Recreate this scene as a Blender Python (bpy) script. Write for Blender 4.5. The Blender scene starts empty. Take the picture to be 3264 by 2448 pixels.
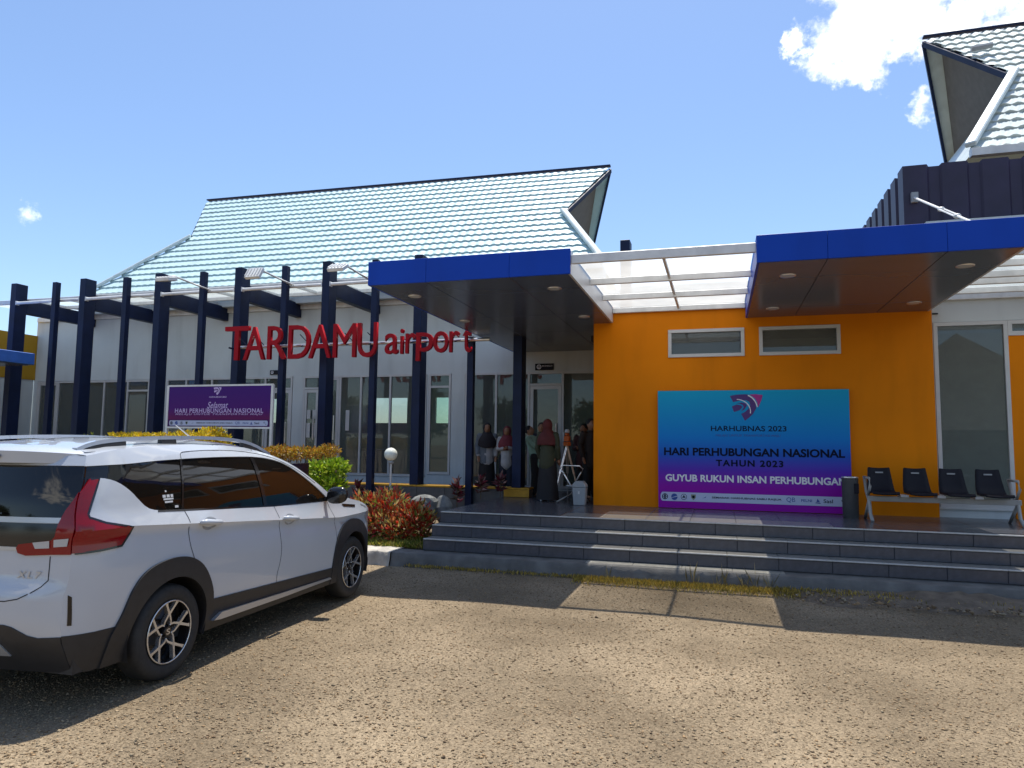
import bpy, bmesh, math, random
import numpy as np
from mathutils import Vector, Matrix, geometry
random.seed(7); RNG = np.random.default_rng(11)
SC = bpy.context.scene
COL = SC.collection

# ------------------------------------------------------------------ camera
def look(yaw, pitch, roll):
    cy, sy = math.cos(yaw), math.sin(yaw)
    f = Vector((sy*math.cos(pitch), cy*math.cos(pitch), math.sin(pitch)))
    r = Vector((cy, -sy, 0)); u = r.cross(f)
    r2 = math.cos(roll)*r + math.sin(roll)*u
    u2 = -math.sin(roll)*r + math.cos(roll)*u
    return Matrix((r2, u2, -f)).transposed().to_4x4()
cam_data = bpy.data.cameras.new('camera')
cam_data.sensor_fit = 'HORIZONTAL'; cam_data.sensor_width = 36.0
cam_data.lens = 2224.0/3264*36
cam_data.clip_start = 0.05; cam_data.clip_end = 2000
cam = bpy.data.objects.new('camera', cam_data); COL.objects.link(cam)
cam.matrix_world = Matrix.Translation((0, 0, 1.6692)) @ look(-0.28913172, 0.08579342, 0.01190927)
SC.camera = cam

# ------------------------------------------------------------------ world, sun, exposure
SUN_EL, SUN_AZ = 73.9, -6.0          # azimuth from +Y towards +X
w = bpy.data.worlds.new('World'); SC.world = w; w.use_nodes = True
nt = w.node_tree; N = nt.nodes; L = nt.links; N.clear()
out = N.new('ShaderNodeOutputWorld'); bg = N.new('ShaderNodeBackground'); bg.inputs[1].default_value = 0.135
sky = N.new('ShaderNodeTexSky'); sky.sky_type = 'NISHITA'; sky.sun_disc = False
sky.sun_elevation = math.radians(SUN_EL); sky.sun_rotation = math.radians(SUN_AZ)
sky.altitude = 0; sky.air_density = 1.0; sky.dust_density = 0.7; sky.ozone_density = 5.0
def wn(t, **k):
    n = N.new(t)
    for a, b in k.items(): setattr(n, a, b)
    return n
tc = wn('ShaderNodeTexCoord')
wz_ = wn('ShaderNodeTexNoise'); wz_.inputs['Scale'].default_value = 13; wz_.inputs['Detail'].default_value = 10; wz_.inputs['Roughness'].default_value = 0.6
L.new(tc.outputs['Generated'], wz_.inputs['Vector'])
wsub = wn('ShaderNodeVectorMath', operation='SUBTRACT'); L.new(wz_.outputs['Color'], wsub.inputs[0]); wsub.inputs[1].default_value = (.5, .5, .5)
wmul = wn('ShaderNodeVectorMath', operation='SCALE'); L.new(wsub.outputs[0], wmul.inputs[0]); wmul.inputs['Scale'].default_value = 0.13
wadd = wn('ShaderNodeVectorMath', operation='ADD'); L.new(tc.outputs['Generated'], wadd.inputs[0]); L.new(wmul.outputs[0], wadd.inputs[1])
wdir = wn('ShaderNodeVectorMath', operation='NORMALIZE'); L.new(wadd.outputs[0], wdir.inputs[0])
def cloud_blob(d, r0, r1):
    vm = wn('ShaderNodeVectorMath', operation='DOT_PRODUCT'); L.new(wdir.outputs[0], vm.inputs[0])
    vm.inputs[1].default_value = Vector(d).normalized()
    mr = wn('ShaderNodeMapRange'); mr.clamp = True
    mr.inputs[1].default_value = math.cos(math.radians(r1)); mr.inputs[2].default_value = math.cos(math.radians(r0))
    mr.inputs[3].default_value = 0; mr.inputs[4].default_value = 1
    L.new(vm.outputs['Value'], mr.inputs[0]); return mr.outputs[0]
def wmath(op, a, b):
    n = wn('ShaderNodeMath', operation=op)
    for i, v in enumerate((a, b)):
        if isinstance(v, (int, float)): n.inputs[i].default_value = v
        else: L.new(v, n.inputs[i])
    return n.outputs[0]
BLOBS = [((0.1601,0.8609,0.4829),1,5.2),((0.1825,0.8484,0.4969),1,5),((0.162,0.8377,0.5216),1,4.5),((0.1594,0.8764,0.4545),.5,3.0),((0.2111,0.8515,0.48),.5,3.8),((0.2634,0.8419,0.4709),.5,3.2),
         ((0.3069,0.8285,0.4683),1,4.2),((0.34,0.81,0.48),1,6),((0.0978,0.8673,0.488),.1,1.6),((0.2261,0.885,0.4069),.0,1.7,.72),((-0.7728,0.5766,0.2653),.0,2.0,.62),((0.15,0.8,0.58),1,4),
         ((0.6,0.7,0.5),1,9),((-0.9,-0.2,0.4),2,10),((0.3,-0.8,0.45),2,12),((-0.4,-0.85,0.35),2,10),((0.8,-0.5,0.4),2,11)]
CLOUD_DENS = None
for d, r0, r1, *amp_ in BLOBS:
    m = cloud_blob(d, r0, r1)
    if amp_: m = wmath('MULTIPLY', m, amp_[0])
    CLOUD_DENS = m if CLOUD_DENS is None else wmath('MAXIMUM', CLOUD_DENS, m)
nz = wn('ShaderNodeTexNoise'); nz.inputs['Scale'].default_value = 22; nz.inputs['Detail'].default_value = 9; nz.inputs['Roughness'].default_value = 0.62
L.new(tc.outputs['Generated'], nz.inputs['Vector'])
dens = wmath('ADD', wmath('SUBTRACT', CLOUD_DENS, 0.42), wmath('MULTIPLY', wmath('SUBTRACT', nz.outputs['Fac'], 0.5), 1.7))
cr = wn('ShaderNodeMapRange'); cr.clamp = True; cr.interpolation_type = 'SMOOTHSTEP'
cr.inputs[1].default_value = 0.08; cr.inputs[2].default_value = 0.62; L.new(dens, cr.inputs[0])
mixc = wn('ShaderNodeMix', data_type='RGBA'); L.new(cr.outputs[0], mixc.inputs['Factor'])
L.new(sky.outputs[0], mixc.inputs['A']); mixc.inputs['B'].default_value = (9.5, 9.4, 9.2, 1)
L.new(mixc.outputs['Result'], bg.inputs[0]); L.new(bg.outputs[0], out.inputs[0])

sd = bpy.data.lights.new('sun', 'SUN'); sd.energy = 4.6; sd.angle = math.radians(0.53); sd.color = (1, 0.95, 0.87)
sun = bpy.data.objects.new('sun', sd); COL.objects.link(sun)
e, a = math.radians(SUN_EL), math.radians(SUN_AZ)
SUNDIR = Vector((math.cos(e)*math.sin(a), math.cos(e)*math.cos(a), math.sin(e)))
sun.rotation_euler = SUNDIR.to_track_quat('Z', 'Y').to_euler()
sun.location = (0, 0, 30)
vs = SC.view_settings; vs.view_transform = 'Standard'; vs.look = 'None'; vs.gamma = 1; vs.exposure = 0.55; vs.use_curve_mapping = False
SC.cycles.max_bounces = 8; SC.cycles.transparent_max_bounces = 12; SC.cycles.caustics_reflective = False; SC.cycles.caustics_refractive = False

# ------------------------------------------------------------------ materials
MATS = {}
def mat(name, col, rough=0.6, metal=0.0, var=0.12, scale=6.0, bump=0.0, bscale=40.0, spec=0.5, coat=0.0, detail=5, stain=0.0, attr=False):
    if name in MATS: return MATS[name]
    m = bpy.data.materials.new(name); m.use_nodes = True; t = m.node_tree; b = t.nodes['Principled BSDF']
    b.inputs['Roughness'].default_value = rough; b.inputs['Metallic'].default_value = metal
    b.inputs['Specular IOR Level'].default_value = spec; b.inputs['Coat Weight'].default_value = coat
    b.inputs['Coat Roughness'].default_value = 0.03
    co = t.nodes.new('ShaderNodeTexCoord')
    n = t.nodes.new('ShaderNodeTexNoise'); n.inputs['Scale'].default_value = scale; n.inputs['Detail'].default_value = detail
    t.links.new(co.outputs['Object'], n.inputs['Vector'])
    r = t.nodes.new('ShaderNodeMapRange'); r.inputs[1].default_value = 0.3; r.inputs[2].default_value = 0.7
    r.inputs[3].default_value = 1-var; r.inputs[4].default_value = 1+var
    t.links.new(n.outputs['Fac'], r.inputs[0])
    mx = t.nodes.new('ShaderNodeVectorMath'); mx.operation = 'SCALE'
    if attr:
        at = t.nodes.new('ShaderNodeAttribute'); at.attribute_name = 'tint'
        m2 = t.nodes.new('ShaderNodeVectorMath'); m2.operation = 'MULTIPLY'; m2.inputs[1].default_value = col[:3]
        t.links.new(at.outputs['Vector'], m2.inputs[0]); t.links.new(m2.outputs[0], mx.inputs[0])
    else: mx.inputs[0].default_value = col[:3]
    t.links.new(r.outputs[0], mx.inputs['Scale']); last = mx.outputs[0]
    if stain > 0:
        n2 = t.nodes.new('ShaderNodeTexNoise'); n2.inputs['Scale'].default_value = 1.3; n2.inputs['Detail'].default_value = 8
        mp = t.nodes.new('ShaderNodeMapping'); mp.inputs['Scale'].default_value = (2.2, 2.2, 0.35)
        t.links.new(co.outputs['Object'], mp.inputs['Vector']); t.links.new(mp.outputs[0], n2.inputs['Vector'])
        r2 = t.nodes.new('ShaderNodeMapRange'); r2.inputs[1].default_value = 0.5; r2.inputs[2].default_value = 0.75
        r2.inputs[3].default_value = 1; r2.inputs[4].default_value = 1-stain
        t.links.new(n2.outputs['Fac'], r2.inputs[0])
        s2 = t.nodes.new('ShaderNodeVectorMath'); s2.operation = 'SCALE'; t.links.new(last, s2.inputs[0]); t.links.new(r2.outputs[0], s2.inputs['Scale']); last = s2.outputs[0]
    t.links.new(last, b.inputs['Base Color'])
    if bump > 0:
        n3 = t.nodes.new('ShaderNodeTexNoise'); n3.inputs['Scale'].default_value = bscale; n3.inputs['Detail'].default_value = 4
        t.links.new(co.outputs['Object'], n3.inputs['Vector'])
        bp = t.nodes.new('ShaderNodeBump'); bp.inputs['Strength'].default_value = bump; bp.inputs['Distance'].default_value = 0.01
        t.links.new(n3.outputs['Fac'], bp.inputs['Height']); t.links.new(bp.outputs[0], b.inputs['Normal'])
    MATS[name] = m; return m
def glass(name, tint, f0=0.08, rough=0.01, wav=0.0):
    m = bpy.data.materials.new(name); m.use_nodes = True; t = m.node_tree; t.nodes.clear()
    o = t.nodes.new('ShaderNodeOutputMaterial'); tr = t.nodes.new('ShaderNodeBsdfTransparent'); tr.inputs[0].default_value = (*tint, 1)
    gl = t.nodes.new('ShaderNodeBsdfGlossy'); gl.inputs['Roughness'].default_value = rough; gl.inputs[0].default_value = (1, 1, 1, 1)
    lw = t.nodes.new('ShaderNodeFresnel'); lw.inputs[0].default_value = 1.5
    mr = t.nodes.new('ShaderNodeMapRange'); mr.inputs[1].default_value = 0.04; mr.inputs[2].default_value = 1; mr.inputs[3].default_value = f0; mr.inputs[4].default_value = 1
    t.links.new(lw.outputs[0], mr.inputs[0])
    if wav > 0:
        co = t.nodes.new('ShaderNodeTexCoord'); n = t.nodes.new('ShaderNodeTexNoise'); n.inputs['Scale'].default_value = 1.2
        bp = t.nodes.new('ShaderNodeBump'); bp.inputs['Strength'].default_value = wav; bp.inputs['Distance'].default_value = 0.02
        t.links.new(co.outputs['Object'], n.inputs['Vector']); t.links.new(n.outputs['Fac'], bp.inputs['Height']); t.links.new(bp.outputs[0], gl.inputs['Normal'])
    mx = t.nodes.new('ShaderNodeMixShader'); t.links.new(mr.outputs[0], mx.inputs[0]); t.links.new(tr.outputs[0], mx.inputs[1]); t.links.new(gl.outputs[0], mx.inputs[2])
    df = t.nodes.new('ShaderNodeBsdfDiffuse'); df.inputs[0].default_value = (.62, .66, .64, 1)
    md = t.nodes.new('ShaderNodeMixShader'); md.inputs[0].default_value = .09; t.links.new(mx.outputs[0], md.inputs[1]); t.links.new(df.outputs[0], md.inputs[2])
    t.links.new(md.outputs[0], o.inputs[0]); return m
def translucent(name, col, tfac, tint=(1, 1, 1)):
    m = bpy.data.materials.new(name); m.use_nodes = True; t = m.node_tree; t.nodes.clear()
    o = t.nodes.new('ShaderNodeOutputMaterial'); tr = t.nodes.new('ShaderNodeBsdfTransparent'); tr.inputs[0].default_value = (*tint, 1)
    tl = t.nodes.new('ShaderNodeBsdfTranslucent'); co = t.nodes.new('ShaderNodeTexCoord'); n = t.nodes.new('ShaderNodeTexNoise'); n.inputs['Scale'].default_value = 1.5; n.inputs['Detail'].default_value = 8
    t.links.new(co.outputs['Object'], n.inputs['Vector'])
    r = t.nodes.new('ShaderNodeMapRange'); r.inputs[1].default_value = .3; r.inputs[2].default_value = .7; r.inputs[3].default_value = .85; r.inputs[4].default_value = 1.1
    t.links.new(n.outputs['Fac'], r.inputs[0]); s = t.nodes.new('ShaderNodeVectorMath'); s.operation = 'SCALE'; s.inputs[0].default_value = col
    t.links.new(r.outputs[0], s.inputs['Scale']); t.links.new(s.outputs[0], tl.inputs[0])
    df = t.nodes.new('ShaderNodeBsdfDiffuse'); t.links.new(s.outputs[0], df.inputs[0])
    m1 = t.nodes.new('ShaderNodeMixShader'); m1.inputs[0].default_value = 0.25; t.links.new(tl.outputs[0], m1.inputs[1]); t.links.new(df.outputs[0], m1.inputs[2])
    mx = t.nodes.new('ShaderNodeMixShader'); mx.inputs[0].default_value = tfac; t.links.new(m1.outputs[0], mx.inputs[1]); t.links.new(tr.outputs[0], mx.inputs[2])
    t.links.new(mx.outputs[0], o.inputs[0]); return m
def leafmat(name, col, rough=0.45, trans=0.3):
    m = bpy.data.materials.new(name); m.use_nodes = True; t = m.node_tree; b = t.nodes['Principled BSDF']
    at = t.nodes.new('ShaderNodeAttribute'); at.attribute_name = 'tint'
    s = t.nodes.new('ShaderNodeVectorMath'); s.operation = 'MULTIPLY'; s.inputs[1].default_value = col
    t.links.new(at.outputs['Vector'], s.inputs[0]); t.links.new(s.outputs[0], b.inputs['Base Color']); b.inputs['Roughness'].default_value = rough
    tl = t.nodes.new('ShaderNodeBsdfTranslucent'); t.links.new(s.outputs[0], tl.inputs[0])
    mx = t.nodes.new('ShaderNodeMixShader'); mx.inputs[0].default_value = trans; o = t.nodes['Material Output']
    t.links.new(b.outputs[0], mx.inputs[1]); t.links.new(tl.outputs[0], mx.inputs[2]); t.links.new(mx.outputs[0], o.inputs[0]); return m

M = dict(
 orange=mat('orange_paint', (0.70, 0.205, 0.001), 0.6, var=0.07, scale=1.2, bump=0.08, bscale=120, stain=0.14, spec=0.12),
 ochre=mat('ochre_paint', (0.40, 0.22, 0.003), 0.6, var=0.05, scale=2),
 white=mat('white_paint', (0.53, 0.58, 0.60), 0.6, var=0.05, scale=1.5, bump=0.06, bscale=90, stain=0.16),
 frame=mat('white_aluminium', (0.52, 0.53, 0.54), 0.35, var=0.04, scale=5),
 navy=mat('navy_paint', (0.006, 0.014, 0.050), 0.5, var=0.2, scale=4, bump=0.06, bscale=70, spec=0.25, stain=0.2),
 blue=mat('blue_panel', (0.002, 0.050, 0.40), 0.4, var=0.06, scale=1.2, spec=0.2, stain=0.12),
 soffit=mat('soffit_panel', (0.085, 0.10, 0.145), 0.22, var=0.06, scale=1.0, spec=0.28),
 whitesteel=mat('white_steel', (0.72, 0.72, 0.70), 0.4, var=0.08, scale=8, stain=0.2),
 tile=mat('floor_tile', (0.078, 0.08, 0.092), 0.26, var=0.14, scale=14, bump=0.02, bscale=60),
 nosing=mat('nosing', (0.50, 0.49, 0.46), 0.3, var=0.1, scale=20),
 concrete=mat('concrete', (0.14, 0.132, 0.12), 0.85, var=0.25, scale=5, bump=0.5, bscale=60, stain=0.3),
 rooftile=mat('roof_tile', (0.48, 0.64, 0.66), 0.42, var=0.07, scale=3, stain=0.15),
 rooftile2=mat('roof_tile_weathered', (0.52, 0.58, 0.56), 0.42, var=0.09, scale=3, stain=0.2),
 darkmetal=mat('dark_corrugated', (0.022, 0.015, 0.045), 0.5, var=0.2, scale=3, stain=0.2),
 red=mat('red_acrylic', (0.36, 0.001, 0.008), 0.4, var=0.06, scale=3, spec=0.15),
 chrome=mat('steel_tube', (0.75, 0.74, 0.72), 0.28, 0.85, var=0.08, scale=10),
 grey=mat('grey_plastic', (0.28, 0.30, 0.32), 0.5, var=0.06),
 black=mat('black_plastic', (0.010, 0.010, 0.016), 0.55, var=0.15, spec=0.2),
 darkgrey=mat('dark_grey', (0.05, 0.052, 0.055), 0.6, var=0.15),
 interior=mat('interior_wall', (0.52, 0.55, 0.50), 0.8, var=0.08),
 dado=mat('planter_tile', (0.07, 0.075, 0.085), 0.35, var=0.2, scale=10),
 yellowcap=mat('yellow_kerb', (0.52, 0.27, 0.015), 0.6, var=0.15, scale=10),
 lampglobe=mat('globe', (0.72, 0.74, 0.66), 0.3, var=0.05),
 tyre=mat('rubber', (0.022, 0.021, 0.02), 0.75, var=0.25, scale=30),
 skin=mat('skin', (0.30, 0.15, 0.085), 0.55, var=0.08),
)
M['pane'] = glass('window_glass', (0.66, 0.71, 0.69), 0.035, 0.005, 0.015)
M['frosted'] = glass('frosted_glass', (0.55, 0.68, 0.62), 0.04, 0.02, 0.02)
M['poly'] = translucent('polycarbonate', (0.98, 0.95, 0.87), 0.52, (1, .98, .92))
M['poly2'] = translucent('polycarbonate_left', (0.66, 0.70, 0.66), 0.5)

# ------------------------------------------------------------------ geometry helpers
def link(o, parent=None):
    COL.objects.link(o)
    if parent is not None:
        o.parent = parent
        o.matrix_parent_inverse = Matrix.Translation(-wt(parent))
    return o
def wt(o): return Vector(o.location)+((o.matrix_parent_inverse.translation+wt(o.parent)) if o.parent else Vector((0, 0, 0)))
def tag(o, label=None, cat=None, group=None, kind=None):
    if label: o['label'] = label
    if cat: o['category'] = cat
    if group: o['group'] = group
    if kind: o['kind'] = kind
    return o
def empty(name, loc, label, cat, group=None):
    o = bpy.data.objects.new(name, None); o.location = loc; o.empty_display_size = 0.2; COL.objects.link(o)
    return tag(o, label, cat, group)
class MB:
    def __init__(s): s.v = []; s.f = []; s.smooth = False; s.t = None
    def add(s, vs, fs):
        n = len(s.v); s.v += [tuple(map(float, p)) for p in vs]; s.f += [tuple(i+n for i in f) for f in fs]; return s
    def box(s, x0, x1, y0, y1, z0, z1):
        return s.add([(x0,y0,z0),(x1,y0,z0),(x1,y1,z0),(x0,y1,z0),(x0,y0,z1),(x1,y0,z1),(x1,y1,z1),(x0,y1,z1)],
                     [(0,3,2,1),(4,5,6,7),(0,1,5,4),(1,2,6,5),(2,3,7,6),(3,0,4,7)])
    def bar(s, p, q, w, h, up=(0, 0, 1)):
        p = Vector(p); q = Vector(q); d = (q-p).normalized(); up = Vector(up)
        r = d.cross(up)
        if r.length < 1e-4: r = d.cross(Vector((1, 0, 0)))
        r.normalize(); u = r.cross(d); r *= w/2; u *= h/2
        vs = [p-r-u, p+r-u, p+r+u, p-r+u, q-r-u, q+r-u, q+r+u, q-r+u]
        return s.add(vs, [(0,1,2,3),(7,6,5,4),(0,4,5,1),(1,5,6,2),(2,6,7,3),(3,7,4,0)])
    def tube(s, pts, rad, n=10, cap=True):
        pts = [Vector(p) for p in pts]
        if not hasattr(rad, '__len__'): rad = [rad]*len(pts)
        rings = []; ref = None
        for i, p in enumerate(pts):
            d = (pts[min(i+1, len(pts)-1)]-pts[max(i-1, 0)])
            d = d.normalized() if d.length > 1e-9 else Vector((0, 0, 1))
            if ref is None: ref = Vector((0, 0, 1)) if abs(d.z) < 0.9 else Vector((1, 0, 0))
            a = d.cross(ref); 
            if a.length < 1e-5: a = d.cross(Vector((0, 1, 0)))
            a.normalize(); b = d.cross(a); ref = -b if False else ref
            rings.append([p + rad[i]*(math.cos(2*math.pi*k/n)*a + math.sin(2*math.pi*k/n)*b) for k in range(n)])
        vs = [v for r in rings for v in r]; fs = []
        for i in range(len(rings)-1):
            for k in range(n): fs.append((i*n+k, i*n+(k+1) % n, (i+1)*n+(k+1) % n, (i+1)*n+k))
        if cap: fs.append(tuple(range(n-1, -1, -1))); fs.append(tuple((len(rings)-1)*n+k for k in range(n)))
        return s.add(vs, fs)
    def lathe(s, prof, c, n=20, axis='z'):
        vs = []; fs = []
        for r, z in prof:
            for k in range(n):
                a = 2*math.pi*k/n; x, y = r*math.cos(a), r*math.sin(a)
                vs.append((c[0]+x, c[1]+y, c[2]+z) if axis == 'z' else ((c[0]+z, c[1]+x, c[2]+y) if axis == 'x' else (c[0]+x, c[1]+z, c[2]+y)))
        for i in range(len(prof)-1):
            for k in range(n): fs.append((i*n+k, i*n+(k+1) % n, (i+1)*n+(k+1) % n, (i+1)*n+k))
        return s.add(vs, fs)
    def prism(s, poly, o, ax, ay, az):   # poly in 2D, extruded
        o, ax, ay, az = map(Vector, (o, ax, ay, az)); n = len(poly)
        a = [o+ax*p[0]+ay*p[1] for p in poly]; b = [p+az for p in a]
        return s.add(a+b, [tuple(range(n-1, -1, -1)), tuple(range(n, 2*n))] + [(i, (i+1) % n, n+(i+1) % n, n+i) for i in range(n)])
    def ellipsoid(s, c, r, n=14, m=9):
        vs = []; fs = []
        for i in range(m+1):
            t = math.pi*i/m
            for k in range(n):
                a = 2*math.pi*k/n; vs.append((c[0]+r[0]*math.sin(t)*math.cos(a), c[1]+r[1]*math.sin(t)*math.sin(a), c[2]+r[2]*math.cos(t)))
        for i in range(m):
            for k in range(n): fs.append((i*n+k, (i+1)*n+k, (i+1)*n+(k+1) % n, i*n+(k+1) % n))
        return s.add(vs, fs)
    def mesh(s, name, smooth=False, bevel=0):
        me = bpy.data.meshes.new(name); me.from_pydata(s.v, [], s.f); me.validate(); me.update()
        if smooth: me.shade_smooth()
        return me
    def build(s, name, m, parent=None, smooth=False, bevel=0.0, kind=None, auto=None):
        me = s.mesh(name, smooth); o = bpy.data.objects.new(name, me); me.materials.append(m)
        link(o, parent)
        bm = bmesh.new(); bm.from_mesh(me); bmesh.ops.recalc_face_normals(bm, faces=bm.faces)
        if bevel > 0: bmesh.ops.bevel(bm, geom=[e for e in bm.edges if e.is_manifold and e.calc_face_angle(0) > 0.5], offset=bevel, segments=1, affect='EDGES')
        bm.to_mesh(me); bm.free()
        if auto: me.set_sharp_from_angle(angle=math.radians(auto))
        if kind: o['kind'] = kind
        return o
def put(me, name, m, parent=None, smooth=True):
    if not me.materials: me.materials.append(m)
    o = bpy.data.objects.new(name, me); link(o, parent); return o
def npmesh(name, V, F, m, tint=None, parent=None, smooth=False):
    me = bpy.data.meshes.new(name); V = np.asarray(V, np.float32); F = np.asarray(F, np.int32); k = F.shape[1]
    me.vertices.add(len(V)); me.vertices.foreach_set('co', V.ravel())
    me.loops.add(F.size); me.loops.foreach_set('vertex_index', F.ravel())
    me.polygons.add(len(F)); me.polygons.foreach_set('loop_start', np.arange(0, F.size, k, dtype=np.int32))
    me.polygons.foreach_set('loop_total', np.full(len(F), k, np.int32))
    me.update(calc_edges=True)
    if tint is not None:
        at = me.attributes.new('tint', 'FLOAT_VECTOR', 'POINT'); at.data.foreach_set('vector', np.asarray(tint, np.float32).ravel())
    if smooth: me.shade_smooth()
    me.materials.append(m); o = bpy.data.objects.new(name, me); link(o, parent); return o
def copy_tree(o, dx=(0, 0, 0), parent=None):
    c = o.copy(); COL.objects.link(c)
    if parent is None: c.location = Vector(o.location)+Vector(dx)
    else: c.parent = parent; c.matrix_parent_inverse = o.matrix_parent_inverse.copy()
    for ch in o.children: copy_tree(ch, dx, c)
    return c
def text_mesh(s, name, offset=0.0, extrude=0.0, shear=0.0, res=4, spacing=1.0):
    cu = bpy.data.curves.new(name, 'FONT'); cu.body = s; cu.offset = offset; cu.extrude = extrude; cu.shear = shear; cu.resolution_u = res; cu.space_character = spacing
    cu.size = 1.0; ob = bpy.data.objects.new(name, cu); COL.objects.link(ob)
    dg = bpy.context.evaluated_depsgraph_get(); me = bpy.data.meshes.new_from_object(ob.evaluated_get(dg))
    bpy.data.objects.remove(ob); bpy.data.curves.remove(cu); me.name = name; return me
def _co(me):
    co = np.empty(len(me.vertices)*3); me.vertices.foreach_get('co', co); return co.reshape(-1, 3)
def text_fit(s, name, m, parent, o, ax, ay, x0, x1, z0, z1, depth=0.0, **k):
    """flat (or extruded) lettering fitted to a rectangle on the plane o + ax*x + ay*z, one object per word"""
    ex = 0.5 if depth else 0.0
    full = text_mesh(s, name, extrude=ex, **k); C0 = _co(full); mn, mxx = C0.min(0), C0.max(0)
    o, ax, ay = np.array(o), np.array(ax), np.array(ay); nrm = np.cross(ax, ay); words = s.split(' '); ob = None
    for i, wd in enumerate(words):
        if len(words) == 1: me, co = full, C0
        else:
            pre = text_mesh(' '.join(words[:i+1]), name, extrude=ex, **k); right = _co(pre)[:, 0].max(); bpy.data.meshes.remove(pre)
            me = text_mesh(wd, name, extrude=ex, **k); co = _co(me); co[:, 0] += right-co[:, 0].max()
        u = (co-mn)/np.maximum(mxx-mn, 1e-6)
        P = o + np.outer(x0+(x1-x0)*u[:, 0], ax) + np.outer(z0+(z1-z0)*u[:, 1], ay)
        if depth: P = P + np.outer(u[:, 2]*depth, nrm)
        me.vertices.foreach_set('co', P.ravel()); me.update(); me.materials.clear(); me.materials.append(m)
        ob = bpy.data.objects.new(name, me); link(ob, parent)
    if len(words) > 1: bpy.data.meshes.remove(full)
    return ob
# ================================================================== SETTING
ZP = 0.655; YW = 15.3
# gravel ground: one sheet to the horizon, finer near the camera
def gravel_material():
    m = bpy.data.materials.new('gravel_ground'); m.use_nodes = True; t = m.node_tree; b = t.nodes['Principled BSDF']; b.inputs['Roughness'].default_value = 0.95
    b.inputs['Specular IOR Level'].default_value = 0.15
    co = t.nodes.new('ShaderNodeTexCoord')
    def noise(s, d=6): n = t.nodes.new('ShaderNodeTexNoise'); n.inputs['Scale'].default_value = s; n.inputs['Detail'].default_value = d; t.links.new(co.outputs['Object'], n.inputs['Vector']); return n.outputs['Fac']
    v = t.nodes.new('ShaderNodeTexVoronoi'); v.inputs['Scale'].default_value = 85; t.links.new(co.outputs['Object'], v.inputs['Vector'])
    r1 = t.nodes.new('ShaderNodeValToRGB'); r1.color_ramp.elements[0].color = (0.12, 0.09, 0.056, 1); r1.color_ramp.elements[1].color = (0.312, 0.243, 0.159, 1)
    r1.color_ramp.elements[0].position = 0.25; r1.color_ramp.elements[1].position = 0.75
    n1 = noise(0.7, 11); t.links.new(n1, r1.inputs[0])
    sep = t.nodes.new('ShaderNodeSeparateColor'); t.links.new(v.outputs['Color'], sep.inputs[0])
    mr = t.nodes.new('ShaderNodeMapRange'); mr.inputs[3].default_value = 0.65; mr.inputs[4].default_value = 1.3; t.links.new(sep.outputs[0], mr.inputs[0])
    mx = t.nodes.new('ShaderNodeVectorMath'); mx.operation = 'SCALE'; t.links.new(r1.outputs[0], mx.inputs[0]); t.links.new(mr.outputs[0], mx.inputs['Scale'])
    pz = noise(0.32, 7); pr_ = t.nodes.new('ShaderNodeMapRange'); pr_.inputs[1].default_value = .35; pr_.inputs[2].default_value = .65; pr_.inputs[3].default_value = .78; pr_.inputs[4].default_value = 1.16; t.links.new(pz, pr_.inputs[0])
    mx2 = t.nodes.new('ShaderNodeVectorMath'); mx2.operation = 'SCALE'; t.links.new(mx.outputs[0], mx2.inputs[0]); t.links.new(pr_.outputs[0], mx2.inputs['Scale'])
    t.links.new(mx2.outputs[0], b.inputs['Base Color'])
    bp = t.nodes.new('ShaderNodeBump'); bp.inputs['Strength'].default_value = 0.7; bp.inputs['Distance'].default_value = 0.012
    n4 = noise(95, 5); t.links.new(n4, bp.inputs['Height']); t.links.new(bp.outputs[0], b.inputs['Normal']); return m
M['gravel'] = gravel_material()
xs = np.unique(np.concatenate([np.linspace(-400, -14, 12), np.linspace(-14, 10, 121), np.linspace(10, 400, 12)]))
ys = np.unique(np.concatenate([np.linspace(-400, -4, 12), np.linspace(-4, 10, 71), np.linspace(10, 400, 12)]))
XX, YY = np.meshgrid(xs, ys); near = np.exp(-((XX+1)/9)**4-((YY-3.5)/5)**4)
def ground_z(X, Y): return -0.010 + np.exp(-((X+1)/9)**4-((Y-3.5)/5)**4)*0.016*(np.sin(1.3*X+0.5*Y)*np.sin(0.9*Y+1)+0.5*np.sin(3.1*X-2.2*Y))
ZZ = ground_z(XX, YY)
ii = np.arange(XX.size).reshape(XX.shape); Fq = np.stack([ii[:-1, :-1], ii[:-1, 1:], ii[1:, 1:], ii[1:, :-1]], -1).reshape(-1, 4)
g = npmesh('ground', np.stack([XX, YY, ZZ], -1).reshape(-1, 3), Fq, M['gravel'], smooth=True); tag(g, kind='structure')

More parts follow.
